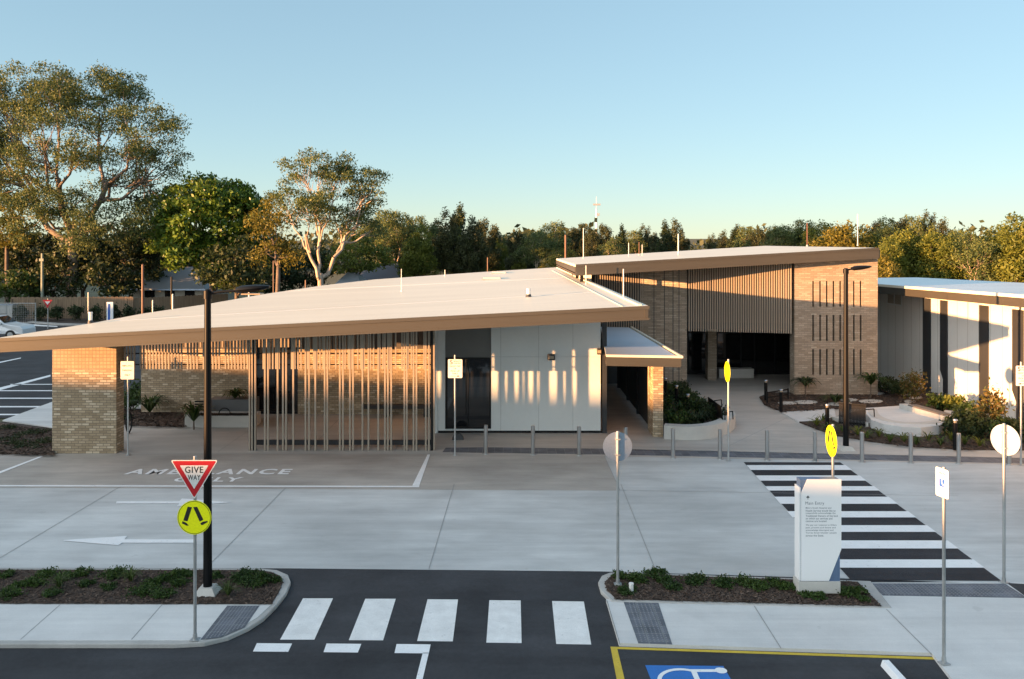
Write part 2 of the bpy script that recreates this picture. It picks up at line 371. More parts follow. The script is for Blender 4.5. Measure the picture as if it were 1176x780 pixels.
S.view_settings.view_transform = 'Standard'; S.view_settings.look = 'None'; S.view_settings.gamma = 1; S.view_settings.use_curve_mapping = False
S.view_settings.exposure = 2.15
S.render.engine = 'CYCLES'; S.cycles.max_bounces = 6; S.cycles.diffuse_bounces = 3; S.cycles.glossy_bounces = 3; S.cycles.transmission_bounces = 4
S.cycles.transparent_max_bounces = 4; S.cycles.use_denoising = True

# ------------------------------------------------------------------ setting: ground, roads, paths
def struct(o): o['kind'] = 'structure'; return o
def poly(pts, z=0.0): return [G(a, b, z) for a, b in pts]
def flat(name, pts, z, m, rel=True):
    q = [G(a, b, z) for a, b in pts] if rel else [Vector((a, b, z)) for a, b in pts]
    return struct(MB().sheet(q, z).build(name, m))
struct(MB().sheet([(-3000,-1500,-.03),(3000,-1500,-.03),(3000,4000,-.03),(-3000,4000,-.03)]).build('ground', M['grass']))
# grassed rise added unseen behind the camera to keep low sun off the ground
SX, SY = -sd.x / math.cos(R(SUN_EL)), -sd.y / math.cos(R(SUN_EL))
rb = MB(); prev = None
for i in range(0, 71):
    t = -110 + i * 6; hh = (3.5 if t < 16 else max(2.5, 3.5 - (t - 16) / 14)) + 90 * math.tan(R(SUN_EL)) + .05 * math.sin(i * 1.7)
    c = Vector((-90 * SX - t * SY, -90 * SY + t * SX, 0)); n = Vector((SX, SY, 0))
    row = [c - n * 30 + Vector((0, 0, -.02)), c + Vector((0, 0, hh)), c - n * 3 + Vector((0, 0, hh - .05)), c + n * 18 + Vector((0, 0, -.02))]
    row = [row[0], row[2], row[1], row[3]]
    if prev: 
        for j in range(3): rb.add([prev[j], prev[j+1], row[j+1], row[j]], [(0, 1, 2, 3)])
    prev = row
struct(rb.build('hill', M['grass']))
# asphalt in front
struct(MB().sheet([(-40, 3, 0), (40, 3, 0), (40, 19.2, 0), (-40, 19.2, 0)], 0).build('asphalt_road', M['asphalt']))
# concrete road, ambulance bay and apron
L0 = 19.0
ROADN = [G(-400, 652), G(330, 653), G(690, 656.5), G(1000, 665.5), G(1300, 676)]
struct(MB().sheet(ROADN + [Vector((22, 26.0, 0)), Vector((22, 28.2, 0)), G(520, 521), G(-300, 521)], .004).build('concrete_road', M['conc_road']))
flat('ambulance_bay', [(-300, 521), (-300, 558.5), (712, 563.5), (694, 524), (520, 521.2)], .008, M['conc_bay'])
struct(MB().sheet([G(-300, 521), G(520, 521), G(700, 524.5), G(1101, 532.5), G(1400, 540), Vector((24, 48, 0)), Vector((-17, 48, 0)), Vector((-17, 36, 0)), Vector((-20, 30.5, 0))], .006).build('forecourt_paving', M['conc_apron']))
# joints
jb = MB()
def strip(mb, a, b, w, z, m=0):
    a = Vector((a[0], a[1], z)); b = Vector((b[0], b[1], z)); d = (b - a).normalized(); n = Vector((-d.y, d.x, 0)) * w / 2
    mb.add([a - n, b - n, b + n, a + n], [(0, 1, 2, 3)], m)
for x in (-11.5, -6.65, -1.8, 3.1):
    y0 = 7000 / (656 - HY) if x < 5 else 18.2
    strip(jb, (x, y0 + .1), (x + .1, 25.6), .016, .0125)
strip(jb, G(712, 563.5), G(1100, 570), .018, .0125)
strip(jb, G(694, 524), G(712, 563.5), .018, .0125)
for a in ((-10.0, 29.6, -10.0, 33), (-7, 29.7, -7, 37), (-4, 29.7, -4, 37), (3.5, 28.8, 3.5, 32), (-1, 29.3, -1, 32.4), (7.6, 30.5, 13, 38), (8.2, 34.6, 10.6, 34.6), (7.5, 37.5, 12.5, 37.5), (8, 31.4, 12.8, 31.4)):
    strip(jb, a[:2], a[2:], .018, .0125)
struct(jb.build('pavement_joints', M['joint']))
# painted markings
def paint(name, mb, m, label=None):
    return struct(mb.build(name, m))
mk = MB(); z = .016
def gp(mb, pts, z=.016, m=0): mb.sheet(poly(pts), z, m)
gp(mk, [(-60, 557.6), (482, 558.6), (481, 560.2), (-60, 559.2)])
gp(mk, [(473.5, 558.4), (481.5, 558.6), (494, 522.5), (491, 522.5)])
gp(mk, [(-40, 557), (-32, 557), (50, 524.6), (46, 524.6)])
paint('bay_line', mk, M['paint'])
mk = MB(); gp(mk, [(134, 576.3), (206, 576.3), (209, 573.2), (267, 577.6), (203, 582), (206, 579), (133, 579)]); paint('lane_arrow', mk, M['paint'])
mk = MB(); gp(mk, [(73, 621), (146, 616.3), (143, 620.2), (223, 620.2), (223, 624.2), (140, 624.2), (136, 627), (73, 621.8)]); paint('lane_arrow', mk, M['paint'])
# front zebra on asphalt
zb = MB()
for a in ([(348,687.5),(382.5,687.5),(361,735),(321.6,735)], [(419.5,688),(454.5,688),(440,735.8),(400.5,735.6)], [(491,688.6),(526,688.8),(520,737),(479,736.6)],
          [(562,689.6),(598,690),(599,739),(558.5,738.4)], [(634,690.6),(670.5,691.2),(679,740.6),(638.8,740)]):
    gp(zb, a, .005)
paint('zebra_crossing', zb, M['paint_worn'])
mk = MB()
for a in ([(295,739),(335.5,739.4),(331,749),(290.5,748.6)], [(375,739.4),(415,739.8),(411,749.8),(371.5,749.4)], [(455.5,740),(494.5,740.4),(492.5,750.8),(453,750.4)], [(485.5,750),(492.5,750),(482,795),(474,795)]):
    gp(mk, a, .005)
paint('give_way_line', mk, M['paint'])
# right crossing: dark base and white bars
cz = [(530.6,854,1.0)]
def cross(y, side):                        # left / right edge of the crossing at photo row y
    t = (1/(y-HY) - 1/(531-HY)) / (1/(667-HY) - 1/(531-HY))
    a, b = (G(854, 531), G(973, 667)) if side == 0 else (G(966, 531), G(1150, 667))
    return a.lerp(b, t)
flat('crossing_base', [(854, 530.8), (965, 531), (1150, 667), (977, 666)], .012, M['asphalt_dark'])
zb = MB()
for y0, y1 in ((534.8,540.4),(546.7,552.7),(559.1,564.1),(571.2,579.4),(587.9,595),(604,611.7),(621.5,630.8),(643.4,652.9)):
    zb.sheet([cross(y0, 0), cross(y0, 1), cross(y1, 1), cross(y1, 0)], .017)
paint('zebra_crossing', zb, M['paint'])
# accessible bay
mk = MB(); gp(mk, [(701,743.0),(1071,755.0),(1076,758),(709,745.8),(722,800),(712,800)], .005); paint('parking_bay_line', mk, M['paint_yellow'])
# road text
def text_mesh(body, size, bold=0.0, align='CENTER', shear=0.0, space=1.0, line=1.0):
    cu = bpy.data.curves.new('t', 'FONT'); cu.body = body; cu.size = size; cu.align_x = align; cu.align_y = 'CENTER'; cu.offset = bold
    cu.space_character = space; cu.space_line = line; cu.resolution_u = 3
    o = bpy.data.objects.new('t', cu); COL.objects.link(o)
    dg = bpy.context.evaluated_depsgraph_get(); me = bpy.data.meshes.new_from_object(o.evaluated_get(dg))
    bpy.data.objects.remove(o); bpy.data.curves.remove(cu); return me
def text(name, body, loc, size, m, parent=None, rx=0.0, rz=0.0, wid=None, hei=None, **kw):
    kw['bold'] = .03 if name == 'bay_lettering' else (kw.get('bold', 0) and .012); kw['space'] = 1.22 if name == 'bay_lettering' else 1.1
    me = text_mesh(body, 1.0, **kw)
    vs = np.array([v.co[:] for v in me.vertices])
    if wid: vs[:, 0] = (vs[:, 0] - (vs[:, 0].min() + vs[:, 0].max()) / 2) * wid / max(1e-6, np.ptp(vs[:, 0]))
    if hei: vs[:, 1] = (vs[:, 1] - (vs[:, 1].min() + vs[:, 1].max()) / 2) * hei / max(1e-6, np.ptp(vs[:, 1]))
    me.vertices.foreach_set('co', vs.astype(np.float32).ravel()); me.update()
    me.materials.clear(); me.materials.append(m); me.name = name
    o = bpy.data.objects.new(name, me); COL.objects.link(o)
    if parent is not None: o.parent = parent
    o.location = loc; o.rotation_euler = (rx, 0, rz); return o
a, b = G(152, 545.4), G(328, 545.4); c = G(240, 539.2)
o = text('bay_lettering', 'AMBULANCE', ((a.x+b.x)/2 - .1, (a.y + c.y)/2, .017), 1, M['paint'], wid=5.05, hei=c.y - a.y, bold=.03, space=1.05); struct(o)
a = G(236, 553.6); c = G(236, 549.0)
o = text('bay_lettering', 'ONLY', (a.x, (a.y + c.y)/2, .017), 1, M['paint'], wid=2.0, hei=(c.y - a.y) * 1.1, bold=.03, space=1.05); struct(o)
# wheelchair bay square and symbol
def ring(mb, c, r, w, a0, a1, z, m=0, n=26, sy=1.0):
    pts = []
    for i in range(n + 1):
        t = R(a0 + (a1 - a0) * i / n); pts.append((math.cos(t), math.sin(t)))
    for p, q in zip(pts[:-1], pts[1:]):
        mb.add([(c[0]+p[0]*(r-w/2), c[1]+p[1]*(r-w/2)*sy, z), (c[0]+p[0]*(r+w/2), c[1]+p[1]*(r+w/2)*sy, z), (c[0]+q[0]*(r+w/2), c[1]+q[1]*(r+w/2)*sy, z), (c[0]+q[0]*(r-w/2), c[1]+q[1]*(r-w/2)*sy, z)], [(0, 1, 2, 3)], m)
pb = MB(); q0, q1 = G(741, 764.3), G(831, 766)
pb.sheet([(q0.x, q0.y, 0), (q1.x, q0.y - .03, 0), (q1.x + .05, q0.y - 1.45, 0), (q0.x + .05, q0.y - 1.45, 0)], .005)
ring(pb, (q0.x + .55, q0.y - .55), .40, .07, 60, 330, .009, 1)
pb.box(q0.x+.72, q0.x+1.28, q0.y-.24, q0.y-.15, .0085, .0095, 1); pb.box(q0.x+.72, q0.x+.81, q0.y-.8, q0.y-.24, .0085, .0095, 1)
pb.cyl((q0.x+1.22, q0.y-.19, .0085), (q0.x+1.22, q0.y-.19, .0098), .10, .10, 18, 1)
struct(pb.build('wheelchair_symbol', [M['paint_blue'], M['paint']]))
# --- left island: kerbed slab with mulch and footpath
K = .08
LI = [(-80,652),(298,652.6),(318,654.4),(331,660),(334,668),(329,680),(318,694),(303,709),(286,720),(262,731),(235,737.5),(200,739.5),(-80,739.5)]
struct(MB().prism([tuple(G(a, b, K)) for a, b in LI], -.01, K).build('kerb', M['conc_kerb'], bevel=.02))
LM = [(-80,654.6),(296,655.2),(312,657.5),(322,662.5),(325,668.5),(321,679),(312,694),(-80,693)]
struct(MB().prism([tuple(G(a, b, K)) for a, b in LM], K, K + .012).build('mulch_bed', M['mulch']))
struct(MB().prism([tuple(G(a, b, K)) for a, b in [(-80,694.4),(311,695.2),(296,709),(279,719),(256,729),(232,735.6),(-80,736)]], K, K + .006).build('footpath', M['conc_path']))
tb = MB(); tb.prism([tuple(G(a, b, K)) for a, b in [(261,696.2),(298,696.2),(281,721),(254,732.6),(230,735.6)]], K + .006, K + .011)
LT = [(261,696.2),(298,696.2),(281,721),(254,732.6),(230,735.6)]
def inside(p, pl):
    c = False; n = len(pl)
    for i in range(n):
        a, b = pl[i], pl[(i+1) % n]
        if (a[1] > p[1]) != (b[1] > p[1]) and p[0] < (b[0]-a[0])*(p[1]-a[1])/(b[1]-a[1])+a[0]: c = not c
    return c
def studs(mb, pl, z, step=.06):
    xs = [p[0] for p in pl]; ys = [p[1] for p in pl]
    y = min(ys) + .03
    while y < max(ys) - .02:
        x = min(xs) + .03
        while x < max(xs) - .02:
            if all(inside((x+i, y+j), pl) for i in (-.03, .03) for j in (-.03, .03)):
                mb.cyl((x, y, z), (x, y, z + .006), .017, .012, 6, 1)
            x += step
        y += step
pl = [tuple(G(a, b, K))[:2] for a, b in LT]; studs(tb, pl, K + .011)
struct(tb.build('tactile_paving', [M['tactile'], M['tactile_dot']]))
jb = MB()
for a, b in (((23.6, 735), (69, 695)), ((151, 735), (186, 695)), ((-60, 735), (-20, 695))):
    strip(jb, G(*a, K), G(*b, K), .014, K + .009)
# --- right island
RI = [(700,657.4),(716,657),(1000,667),(1024,697.5),(703,690.5),(690,678),(687,668),(691,661)]
struct(MB().prism([tuple(G(a, b, K)) for a, b in RI], -.01, K).build('kerb', M['conc_kerb'], bevel=.02))
RM = [(703,661),(716,659.6),(985,668.6),(1012,696),(708,688.4),(698,679),(694.5,669)]
struct(MB().prism([tuple(G(a, b, K)) for a, b in RM], K, K + .012).build('mulch_bed', M['mulch']))
# right footpath (slightly lower slab), runs out to the right edge of the photo
RF = [(696,688),(711,738.6),(1070,749.8),(1105,795),(1400,795),(1400,668),(1150,669),(985,669),(1010,697.2)]
struct(MB().prism([tuple(G(a, b, .06)) for a, b in RF], -.01, .06).build('footpath', M['conc_path']))
for a, b in (((897, 745), (866, 696)), ((1070, 752), (1018, 700)), ((712, 741), (697, 690))):
    strip(jb, G(*a, .06), G(*b, .06), .016, .066)
struct(jb.build('footpath_joints', M['joint']))
tb = MB()
T1 = [(716,691),(756,692.4),(772,740.3),(733,739)]
T2 = [(996,669.5),(1156,670),(1176,686),(1300,690),(1300,678),(1230,672.6),(1200,686.8),(1012,683.5)]
T2 = [(998,670.2),(1154,670.6),(1180,687),(1014,684)]
for tp in (T1, T2):
    pl = [tuple(G(a, b, .06))[:2] for a, b in tp]; tb.prism(pl, .06, .066); studs(tb, pl, .066, .075)
struct(tb.build('tactile_paving', [M['tactile'], M['tactile_dot']]))
# asphalt seen beyond the right footpath, and dark strip of paving along the bollards
flat('asphalt_road', [(1156, 669.5), (1400, 684), (1400, 700), (1182, 688)], .062, M['asphalt'])
tb = MB(); pl = [tuple(G(a, b))[:2] for a, b in [(512,514.5),(508,519.6),(700,522.4),(1101,531),(1400,538),(1400,531.5),(1101,524.6),(700,515.8),(560,514)]]
tb.prism(pl, .004, .010); struct(tb.build('tactile_paving', [M['tactile']]))
flat('footpath', [(1156, 516), (960, 509), (930, 488), (905, 470), (875, 461), (868, 452), (800, 444), (792, 447), (842, 487), (838, 503), (760, 512), (700, 516), (1101, 524.5), (1400, 531), (1400, 518)], .010, M['conc_apron'])

# --- car park at the back left
struct(MB().sheet([(-90, 35.5, 0), (-17.5, 35.5, 0), (-15.8, 60, 0), (-22, 83, 0), (-90, 83, 0)], 0).build('car_park', M['asphalt']))
mk = MB()
for pts in ([(-60,464.5),(58,432.6),(58,430.6),(-60,460.5)], [(-10,466.6),(60,466.6),(60,468),(-10,468)], [(-10,457),(60,457),(60,458.2),(-10,458.2)], [(-10,448.4),(60,448.4),(60,449.4),(-10,449.4)],
            [(-10,475.5),(34,475.5),(34,477),(-10,477)], [(-40,425.4),(24,411.8),(24,410.8),(-40,423.8)], [(12,441.2),(60,441.2),(60,442),(12,442)], [(20,373.6),(66,375.6),(66,374.6),(30,372)]):
    gp(mk, pts, .006)
paint('parking_lines', mk, M['paint'])
struct(MB().prism([tuple(G(a, b)) for a, b in [(3,484),(62,462),(62,492)]], 0, .05).build('footpath', M['conc_path']))
struct(MB().prism([tuple(G(a, b)) for a, b in [(-60,483),(10,487),(62,494),(62,523),(-60,521)]], 0, .07).build('mulch_bed', M['mulch']))
struct(MB().prism([tuple(G(a, b)) for a, b in [(132,470),(210,474),(214,491),(150,489),(120,484)]], 0, .07).build('mulch_bed', M['mulch']))
# right-hand beds
BR1 = [(872,457),(878,466),(900,474),(958,470),(1000,470),(1060,458),(1080,452),(1010,446),(912,452),(885,452)]
struct(MB().prism([tuple(G(a, b)) for a, b in BR1], 0, .06).build('mulch_bed', M['mulch']))
BR2 = [(918,486),(936,493),(960,501),(1000,508),(1050,514),(1110,517.5),(1400,519),(1400,480),(1176,497),(1140,484),(1090,462),(1075,455),(1000,470),(960,480),(940,485)]
struct(MB().prism([tuple(G(a, b)) for a, b in BR2], 0, .065).build('mulch_bed', M['mulch']))
sb = MB()
for cx, cy, rx, ry in ((905,463,12,1.6),(925,462,14,2),(975,459.5,10,1.8),(965,464,14,2),(1000,461,14,2),(1008,452,8,1.6),(1040,452.5,7,1.8),(1026,449,9,1.3),(1045,461,7,1.6),(1052,457,8,1.5)):
    sb.prism([tuple(G(cx + rx*math.cos(t*math.pi/5), cy + ry*math.sin(t*math.pi/5), .07)) for t in range(10)], .05, .085)
struct(sb.build('stepping_stones', M['conc_wall']))
struct(MB().prism([tuple(G(a, b)) for a, b in [(898,474.6),(958,470.4),(960,480),(940,485.4),(918,486)]], 0, .05).build('footpath', M['conc_path']))

# mulch chips: stuff
def chip_field(name, pxpoly, z, n, size):
    pl = [tuple(G(a, b, z))[:2] for a, b in pxpoly]
    xs = [p[0] for p in pl]; ys = [p[1] for p in pl]
    x0, x1 = max(min(xs), -12 if size < .03 else -40), min(max(xs), 30); y0, y1 = min(ys), max(ys)
    V = []; Fc = []; k = 0
    while k < n:
        x = random.uniform(x0, x1); y = random.uniform(y0, y1)
        if not inside((x, y), pl): continue
        a = random.uniform(0, 6.28); l = size * random.uniform(.5, 1.6); ww = l * random.uniform(.25, .5)
        u = Vector((math.cos(a), math.sin(a), random.uniform(-.4, .4))).normalized(); v = u.cross(Vector((random.uniform(-.4,.4), random.uniform(-.4,.4), 1))).normalized()
        c = Vector((x, y, z + size * .35))
        V += [c-u*l-v*ww, c+u*l-v*ww, c+u*l+v*ww, c-u*l+v*ww]; Fc.append((4*k, 4*k+1, 4*k+2, 4*k+3)); k += 1
    o = mesh_obj(name, [tuple(p) for p in V], Fc, M['chips']); o['kind'] = 'stuff'; return o
chip_field('mulch', LM, K + .014, 9000, .026)
chip_field('mulch', RM, K + .014, 7000, .026)
chip_field('mulch', BR2, .067, 7000, .05)
chip_field('mulch', BR1, .062, 3500, .05)
chip_field('mulch', [(0,487),(62,494),(62,523),(0,521)], .072, 3000, .05)
chip_field('mulch', [(132,470),(210,474),(214,491),(150,489),(120,484)], .072, 2500, .05)

ORD = ['first', 'second', 'third', 'fourth', 'fifth', 'sixth', 'seventh', 'eighth', 'ninth', 'tenth', 'eleventh', 'twelfth', 'thirteenth', 'fourteenth', 'fifteenth', 'sixteenth', 'seventeenth', 'eighteenth', 'nineteenth', 'twentieth',
       'twenty-first', 'twenty-second', 'twenty-third', 'twenty-fourth', 'twenty-fifth', 'twenty-sixth', 'twenty-seventh', 'twenty-eighth', 'twenty-ninth', 'thirtieth']

# ================================================================== FRONT BUILDING
def rz1(x, y): return 5.15 + .05 * (x - 4.24) + .02 * (y - 27)
FB = thing('health_centre_pavilion', 'long low pavilion with broad pale metal roof, buff brick pier and tall slatted screen', 'building', (-6, 32, 0))
RP = [(-16.15, 27.0), (4.24, 27.0), (2.95, 55.8), (-1.5, 54.6), (-8.2, 51.9), (-10.5, 48.1), (-12.3, 42.6), (-13.2, 37.9), (-14.5, 34.3), (-14.95, 30.8)]
top = [Vector((x, y, rz1(x, y))) for x, y in RP]
roof = MB().slab(top, .10).build('roof', M['roof'], FB)
# fascia: thin band round the roof edge (butts under the sheet), with a small shadow line
fb = MB(); n = len(RP)
cen = Vector((-5, 40, 0))
for i in range(n):
    a, b = RP[i], RP[(i+1) % n]
    d = (Vector(b) - Vector(a)).normalized(); nn = Vector((d.y, -d.x)) 
    ia = (a[0] - nn.x * .12, a[1] - nn.y * .12); ib = (b[0] - nn.x * .12, b[1] - nn.y * .12)
    oa = (a[0] - nn.x * .012, a[1] - nn.y * .012); ob = (b[0] - nn.x * .012, b[1] - nn.y * .012)
    za, zb_ = rz1(*a), rz1(*b)
    ht = .43 if i != 0 else .43
    # face slightly leaning in towards the bottom
    q = [(oa[0], oa[1], za - .102), (ob[0], ob[1], zb_ - .102), (ob[0] , ob[1] , zb_ - ht), (oa[0], oa[1], za - ht),
         (ia[0], ia[1], za - .102), (ib[0], ib[1], zb_ - .102), (ib[0], ib[1], zb_ - ht), (ia[0], ia[1], za - ht)]
    fb.add(q, [(0,3,2,1),(4,5,6,7),(0,1,5,4),(3,7,6,2),(0,4,7,3),(1,2,6,5)])
fb.build('fascia', M['fascia'], FB)
# edge capping: pale front lip
cb = MB()
cb.bar((-16.15, 26.985, rz1(-16.15, 27) - .045), (4.26, 26.985, rz1(4.26, 27) - .045), .03, .11)
cb.bar((-16.15, 26.975, rz1(-16.15, 27) - .40), (4.26, 26.975, rz1(4.26, 27) - .40), .03, .055)
cb.build('edge_trim', M['fascia'], FB)
pts = [(x * .985 if False else x, y) for x, y in RP]
inner = [(-15.9, 27.15), (4.1, 27.15), (2.83, 55.6), (-1.5, 54.4), (-8.1, 51.7), (-10.35, 48.0), (-12.15, 42.5), (-13.05, 37.8), (-14.35, 34.2), (-14.8, 30.8)]
MB().slab([Vector((x, y, rz1(x, y) - .30)) for x, y in inner], .06).build('soffit', M['soffit'], FB)
# roof details: right parapet strip, step flashings
rf = MB()
rf.bar((4.0, 27.3, rz1(4.0, 27.3) + .02), (2.86, 55, rz1(2.86, 55) + .02), .12, .05)
rf.bar((3.45, 27.3, rz1(3.45, 27.3) + .008), (2.4, 52, rz1(2.4, 52) + .008), .04, .02)
rf.build('parapet', M['roof'], roof)
rf = MB()
rf.bar((-14.6, 31.4, rz1(-14.6, 31.4) + .001), (3.2, 33.6, rz1(3.2, 33.6) + .001), .05, .012)
rf.build('flashing', M['roof_blue'], roof); rf = MB()
rf.bar((-11.6, 44.6, rz1(-11.6, 44.6) + .001), (2.6, 44.0, rz1(2.6, 44.0) + .001), .06, .012)
rf.build('flashing', M['roof_blue'], roof)
def onroof(px, py):
    # intersect photo ray with roof plane
    r = (py - HY) / F; c = (px - CX) / F
    d = (H - (5.15 - .05 * 4.24 - .02 * 27)) / (r + .05 * c + .02)
    return Vector((c * d, d, H - r * d))
for px, py, hp, rr in ((104, 371, 11, .062), (607, 341, 8, .075)):
    b = onroof(px, py); d = b.y; h = hp / F * d
    v = thing('roof_vent_pipe', 'short white vent pipe on the ' + ('left part of the pavilion roof' if px < 300 else 'right part of the pavilion roof'), 'vent pipe', b, 0, 'vent pipes on the roof')
    MB().cyl((0,0,0), (0,0,h), rr).cyl((0,0,h), (0,0,h+.05), rr*1.15).build('pipe', M['signwhite'], v, local=True, smooth=True)
    MB().cyl((0,0,-.02), (0,0,.10), rr*1.7, rr*1.2).build('collar', M['charcoal'], v, local=True, smooth=True)
for (px, py, ww, lab) in ((565, 320.5, .9, 'low flat roof hatch near the back of the pale roof'), (573, 313.8, .8, 'low flat roof hatch farthest back on the pale roof')):
    b = onroof(px, py)
    v = thing('roof_hatch', lab, 'roof hatch', b, 0, 'hatches on the roof')
    MB().box(-ww/2, ww/2, -.5, .5, -.02, .09 if px > 200 else .03).build('lid', M['roof'], v, local=True, bevel=.01)
    MB().box(-ww/2-.06, ww/2+.06, -.56, .56, -.02, .035 if px > 200 else .015).build('kerb_frame', M['galv'], v, local=True)
# brick pier at left
PX0, PX1, PY0, PY1 = XA(60, 29.4), XA(133.5, 29.4), 29.4, 29.98
pr = MB(); pr.box(PX0, PX1, PY0, PY1, 0, 2.86)
pr.build('brick_pier', M['brick'], FB)
MB().box(PX0 + .003, PX1 - .003, PY0 + .003, PY1 - .003, 2.862, rz1(-14.4, 29.5) - .30).build('brick_pier_top', M['brick_stack'], FB)
# rear brick walls of the covered bay
by = 36.3
MB().box(XA(162, by), XA(291, by), by, by + .3, 0, 2.72).build('rear_brick_wall', M['brick'], FB)
MB().box(XA(342, by), -2.78, by, by + .3, 0, 2.72).build('rear_brick_wall', M['brick'], FB)
MB().box(XA(162, by), XA(291, by), by, by + .3, 2.722, rz1(-12, by) - .36).box(XA(342, by), -2.97, by, by + .3, 2.722, rz1(-8, by) - .36).build('upper_shade_panel', M['bay_shade'], FB)  # dark panels put over the rear brick, shade given as colour
gz = rz1(-10, by) - .36
MB().box(XA(291, by) + .002, XA(342, by) - .002, by + .10, by + .2, .12, gz).build('window', M['glass'], FB)
MB().box(XA(291, by) + .002, XA(342, by) - .002, by + .05, by + .25, 0, .118).box(XA(291, by)+.002, XA(293.5, by), by+.03, by+.099, .12, gz).box(XA(316, by), XA(317.6, by), by+.04, by+.099, .12, gz).build('window_frame', M['black'], FB)
# body behind, so the building is closed when seen from the side
MB().box(-13.6, -2.8, by + .31, 46, 0, 3.9).build('rear_body', M['greyp'], FB)
MB().box(-2.76, 3.30, 33.0, 54, 0, 4.35).build('side_body', M['white'], FB)
# left bay side wall (returns the recess on the right)
MB().box(-2.96, -2.78, 32.6, 36.29, 0, 4.25).build('side_wall', M['white'], FB)
# low dark rails and heater strip behind screen
MB().box(XA(292, 30.3), XA(496, 30.3), 30.25, 30.33, .10, .27).build('floor_rail', M['charcoal'], FB)
MB().box(XA(415, 35.5), XA(502, 35.5), 35.6, 35.9, .35, .50).box(XA(440, 35.5), XA(446, 35.5), 35.65, 35.85, 0, .35).box(XA(486, 35.5), XA(492, 35.5), 35.65, 35.85, 0, .35).build('bench_seat', M['charcoal'], FB)
# white framed window
fy = 32.6
f = MB()
f.box(-2.77, -2.505, fy, fy + .3, .10, 4.3)
f.box(-2.503, -.79, fy, fy + .3, .10, .155)
fr = f.build('window_surround', M['white'], FB)
MB().box(-2.503, -.79, fy + .10, fy + .3, 2.83, 4.3).build('upper_panel', M['greyp'], FB)
wn = MB().box(-2.46, -.83, fy + .12, fy + .2, .20, 2.79).build('window', M['glass'], FB)
wf = MB().box(-2.503, -2.45, fy+.07, fy+.19, .158, 2.828).box(-.84, -.787, fy+.07, fy+.19, .158, 2.828).box(-2.448, -.842, fy+.08, fy+.19, 2.77, 2.828).box(-2.448, -.842, fy+.08, fy+.19, .158, .21).box(-1.66, -1.62, fy+.09, fy+.115, .21, 2.77)
wf.build('frame', M['black'], wn)
# white panel wall in sheets with fine joints
pw = MB()
xs = [-.785, -.42, 1.0, 2.28, 3.32]
for a, b in zip(xs[:-1], xs[1:]):
    for z0, z1 in ((.10, 2.86), (2.866, 4.45)):
        pw.box(a + .004, b - .004, fy, fy + .1, z0, z1)
pw.build('panel_wall', M['white'], FB)
MB().box(-.785, 3.32, fy + .05, fy + .29, .102, 4.4).build('panel_backing', M['greyp'], FB)
MB().box(-2.77, 3.38, fy + .04, fy + .28, 0, .098).build('plinth', M['black'], FB)
MB().box(3.385, 3.55, fy - .02, fy + .2, 0, rz1(3.4, fy) - .37).build('corner_post', M['charcoal'], FB)
# screen of slats
sy = 29.8
longs = [z_ / 3.9 + 260 for z_ in (172,186,229,253,267,299,354,370,398,440,452,508,522,553,567,609,636,680,710,723,738,797,808,838,851,893,907)]
sm = MB(); sl = MB(); sd_ = MB()
x = 143.0; k = 0
while x < 499:
    X = XA(x, sy); zt = rz1(X, sy) - .37
    near = min(longs, key=lambda q: abs(q - x)) if x > 293 else None
    if x < 286 or (x > 299 and not (abs(near - x) < 1.6)):
        if not (x < 286 and (abs(x - 158) < 1.5 or abs(x-166) < 1.2 or abs(x - 211) < 1.6 or abs(x-229.5) < 1.5 or abs(x - 256) < 1.6)) and not (299 < x < 495 and k % 7 == 3):
            sm.box(X - .024, X + .024, sy, sy + .06, ZA(424, sy), zt)
    x += 3.62; k += 1
for q in longs:
    X = XA(q, sy); sl.box(X - .027, X + .027, sy - .01, sy + .055, .012, rz1(X, sy) - .37)
for q in (286.5, 289.6, 293.0, 498.5): 
    X = XA(q, sy); sl.box(X - .022, X + .022, sy - .02, sy + .1, .012, rz1(X, sy) - .37)
sm.build('short_slats', M['slat'], FB); sl.build('long_slats', M['slat'], FB)
sd_.box(XA(290.2, sy), XA(292.4, sy), sy + .01, sy + .14, 0, 3.9).box(XA(494.6, sy), XA(497.4, sy), sy + .0, sy + .14, 0, 4.3).box(XA(143, sy), XA(498, sy), sy + .101, sy + .13, ZA(424, sy) + .12, ZA(424, sy) + .16).box(XA(143, sy), XA(498, sy), sy + .101, sy + .13, 3.3, 3.34)
sd_.build('screen_frame', M['black'], FB)
# second row of hanging slats deeper in
s2 = MB()
for i in range(20):
    X = XA(356 + i * 3.4, 33.5); s2.box(X - .025, X + .025, 33.5, 33.6, 3.05, rz1(X, 33.5) - .37)
s2.build('rear_slats', M['slat'], FB); s2 = MB()
for i in range(34):
    X = XA(205 + i * 4.2, 34.5); s2.box(X - .025, X + .025, 34.5, 34.6, 3.0, rz1(X, 34.5) - .37)
s2.build('rear_slats', M['slat'], FB)
# wall lights
for px, py, dd, lab, sx in ((633, 410, fy, 'dark square bulkhead light in the middle of the white panel wall', .14), (688, 403.5, fy, 'small dark wall light at the right corner of the white panel wall', .09)):
    b = P(px, py, dd)
    t = thing('wall_light', lab, 'wall light', (b.x, dd - .002, b.z), 0, 'lights on the white wall')
    MB().box(-sx, sx, -.10, 0, -.12, .12).build('housing', M['charcoal'], t, local=True, bevel=.03)
    MB().box(-sx*.7, sx*.7, -.112, -.101, -.06, .05).build('lens', M['lens'], t, local=True)
for px, py in ((525, 508.5), (527, 505.0)):
    pass
t = props(MB().cyl(G(526, 504.7, .008), G(526, 504.7, .03), .22, .20, 16).build('drain_cover', M['charcoal']), 'round dark drain cover in the paving beside the post of the time limit sign', 'drain cover')

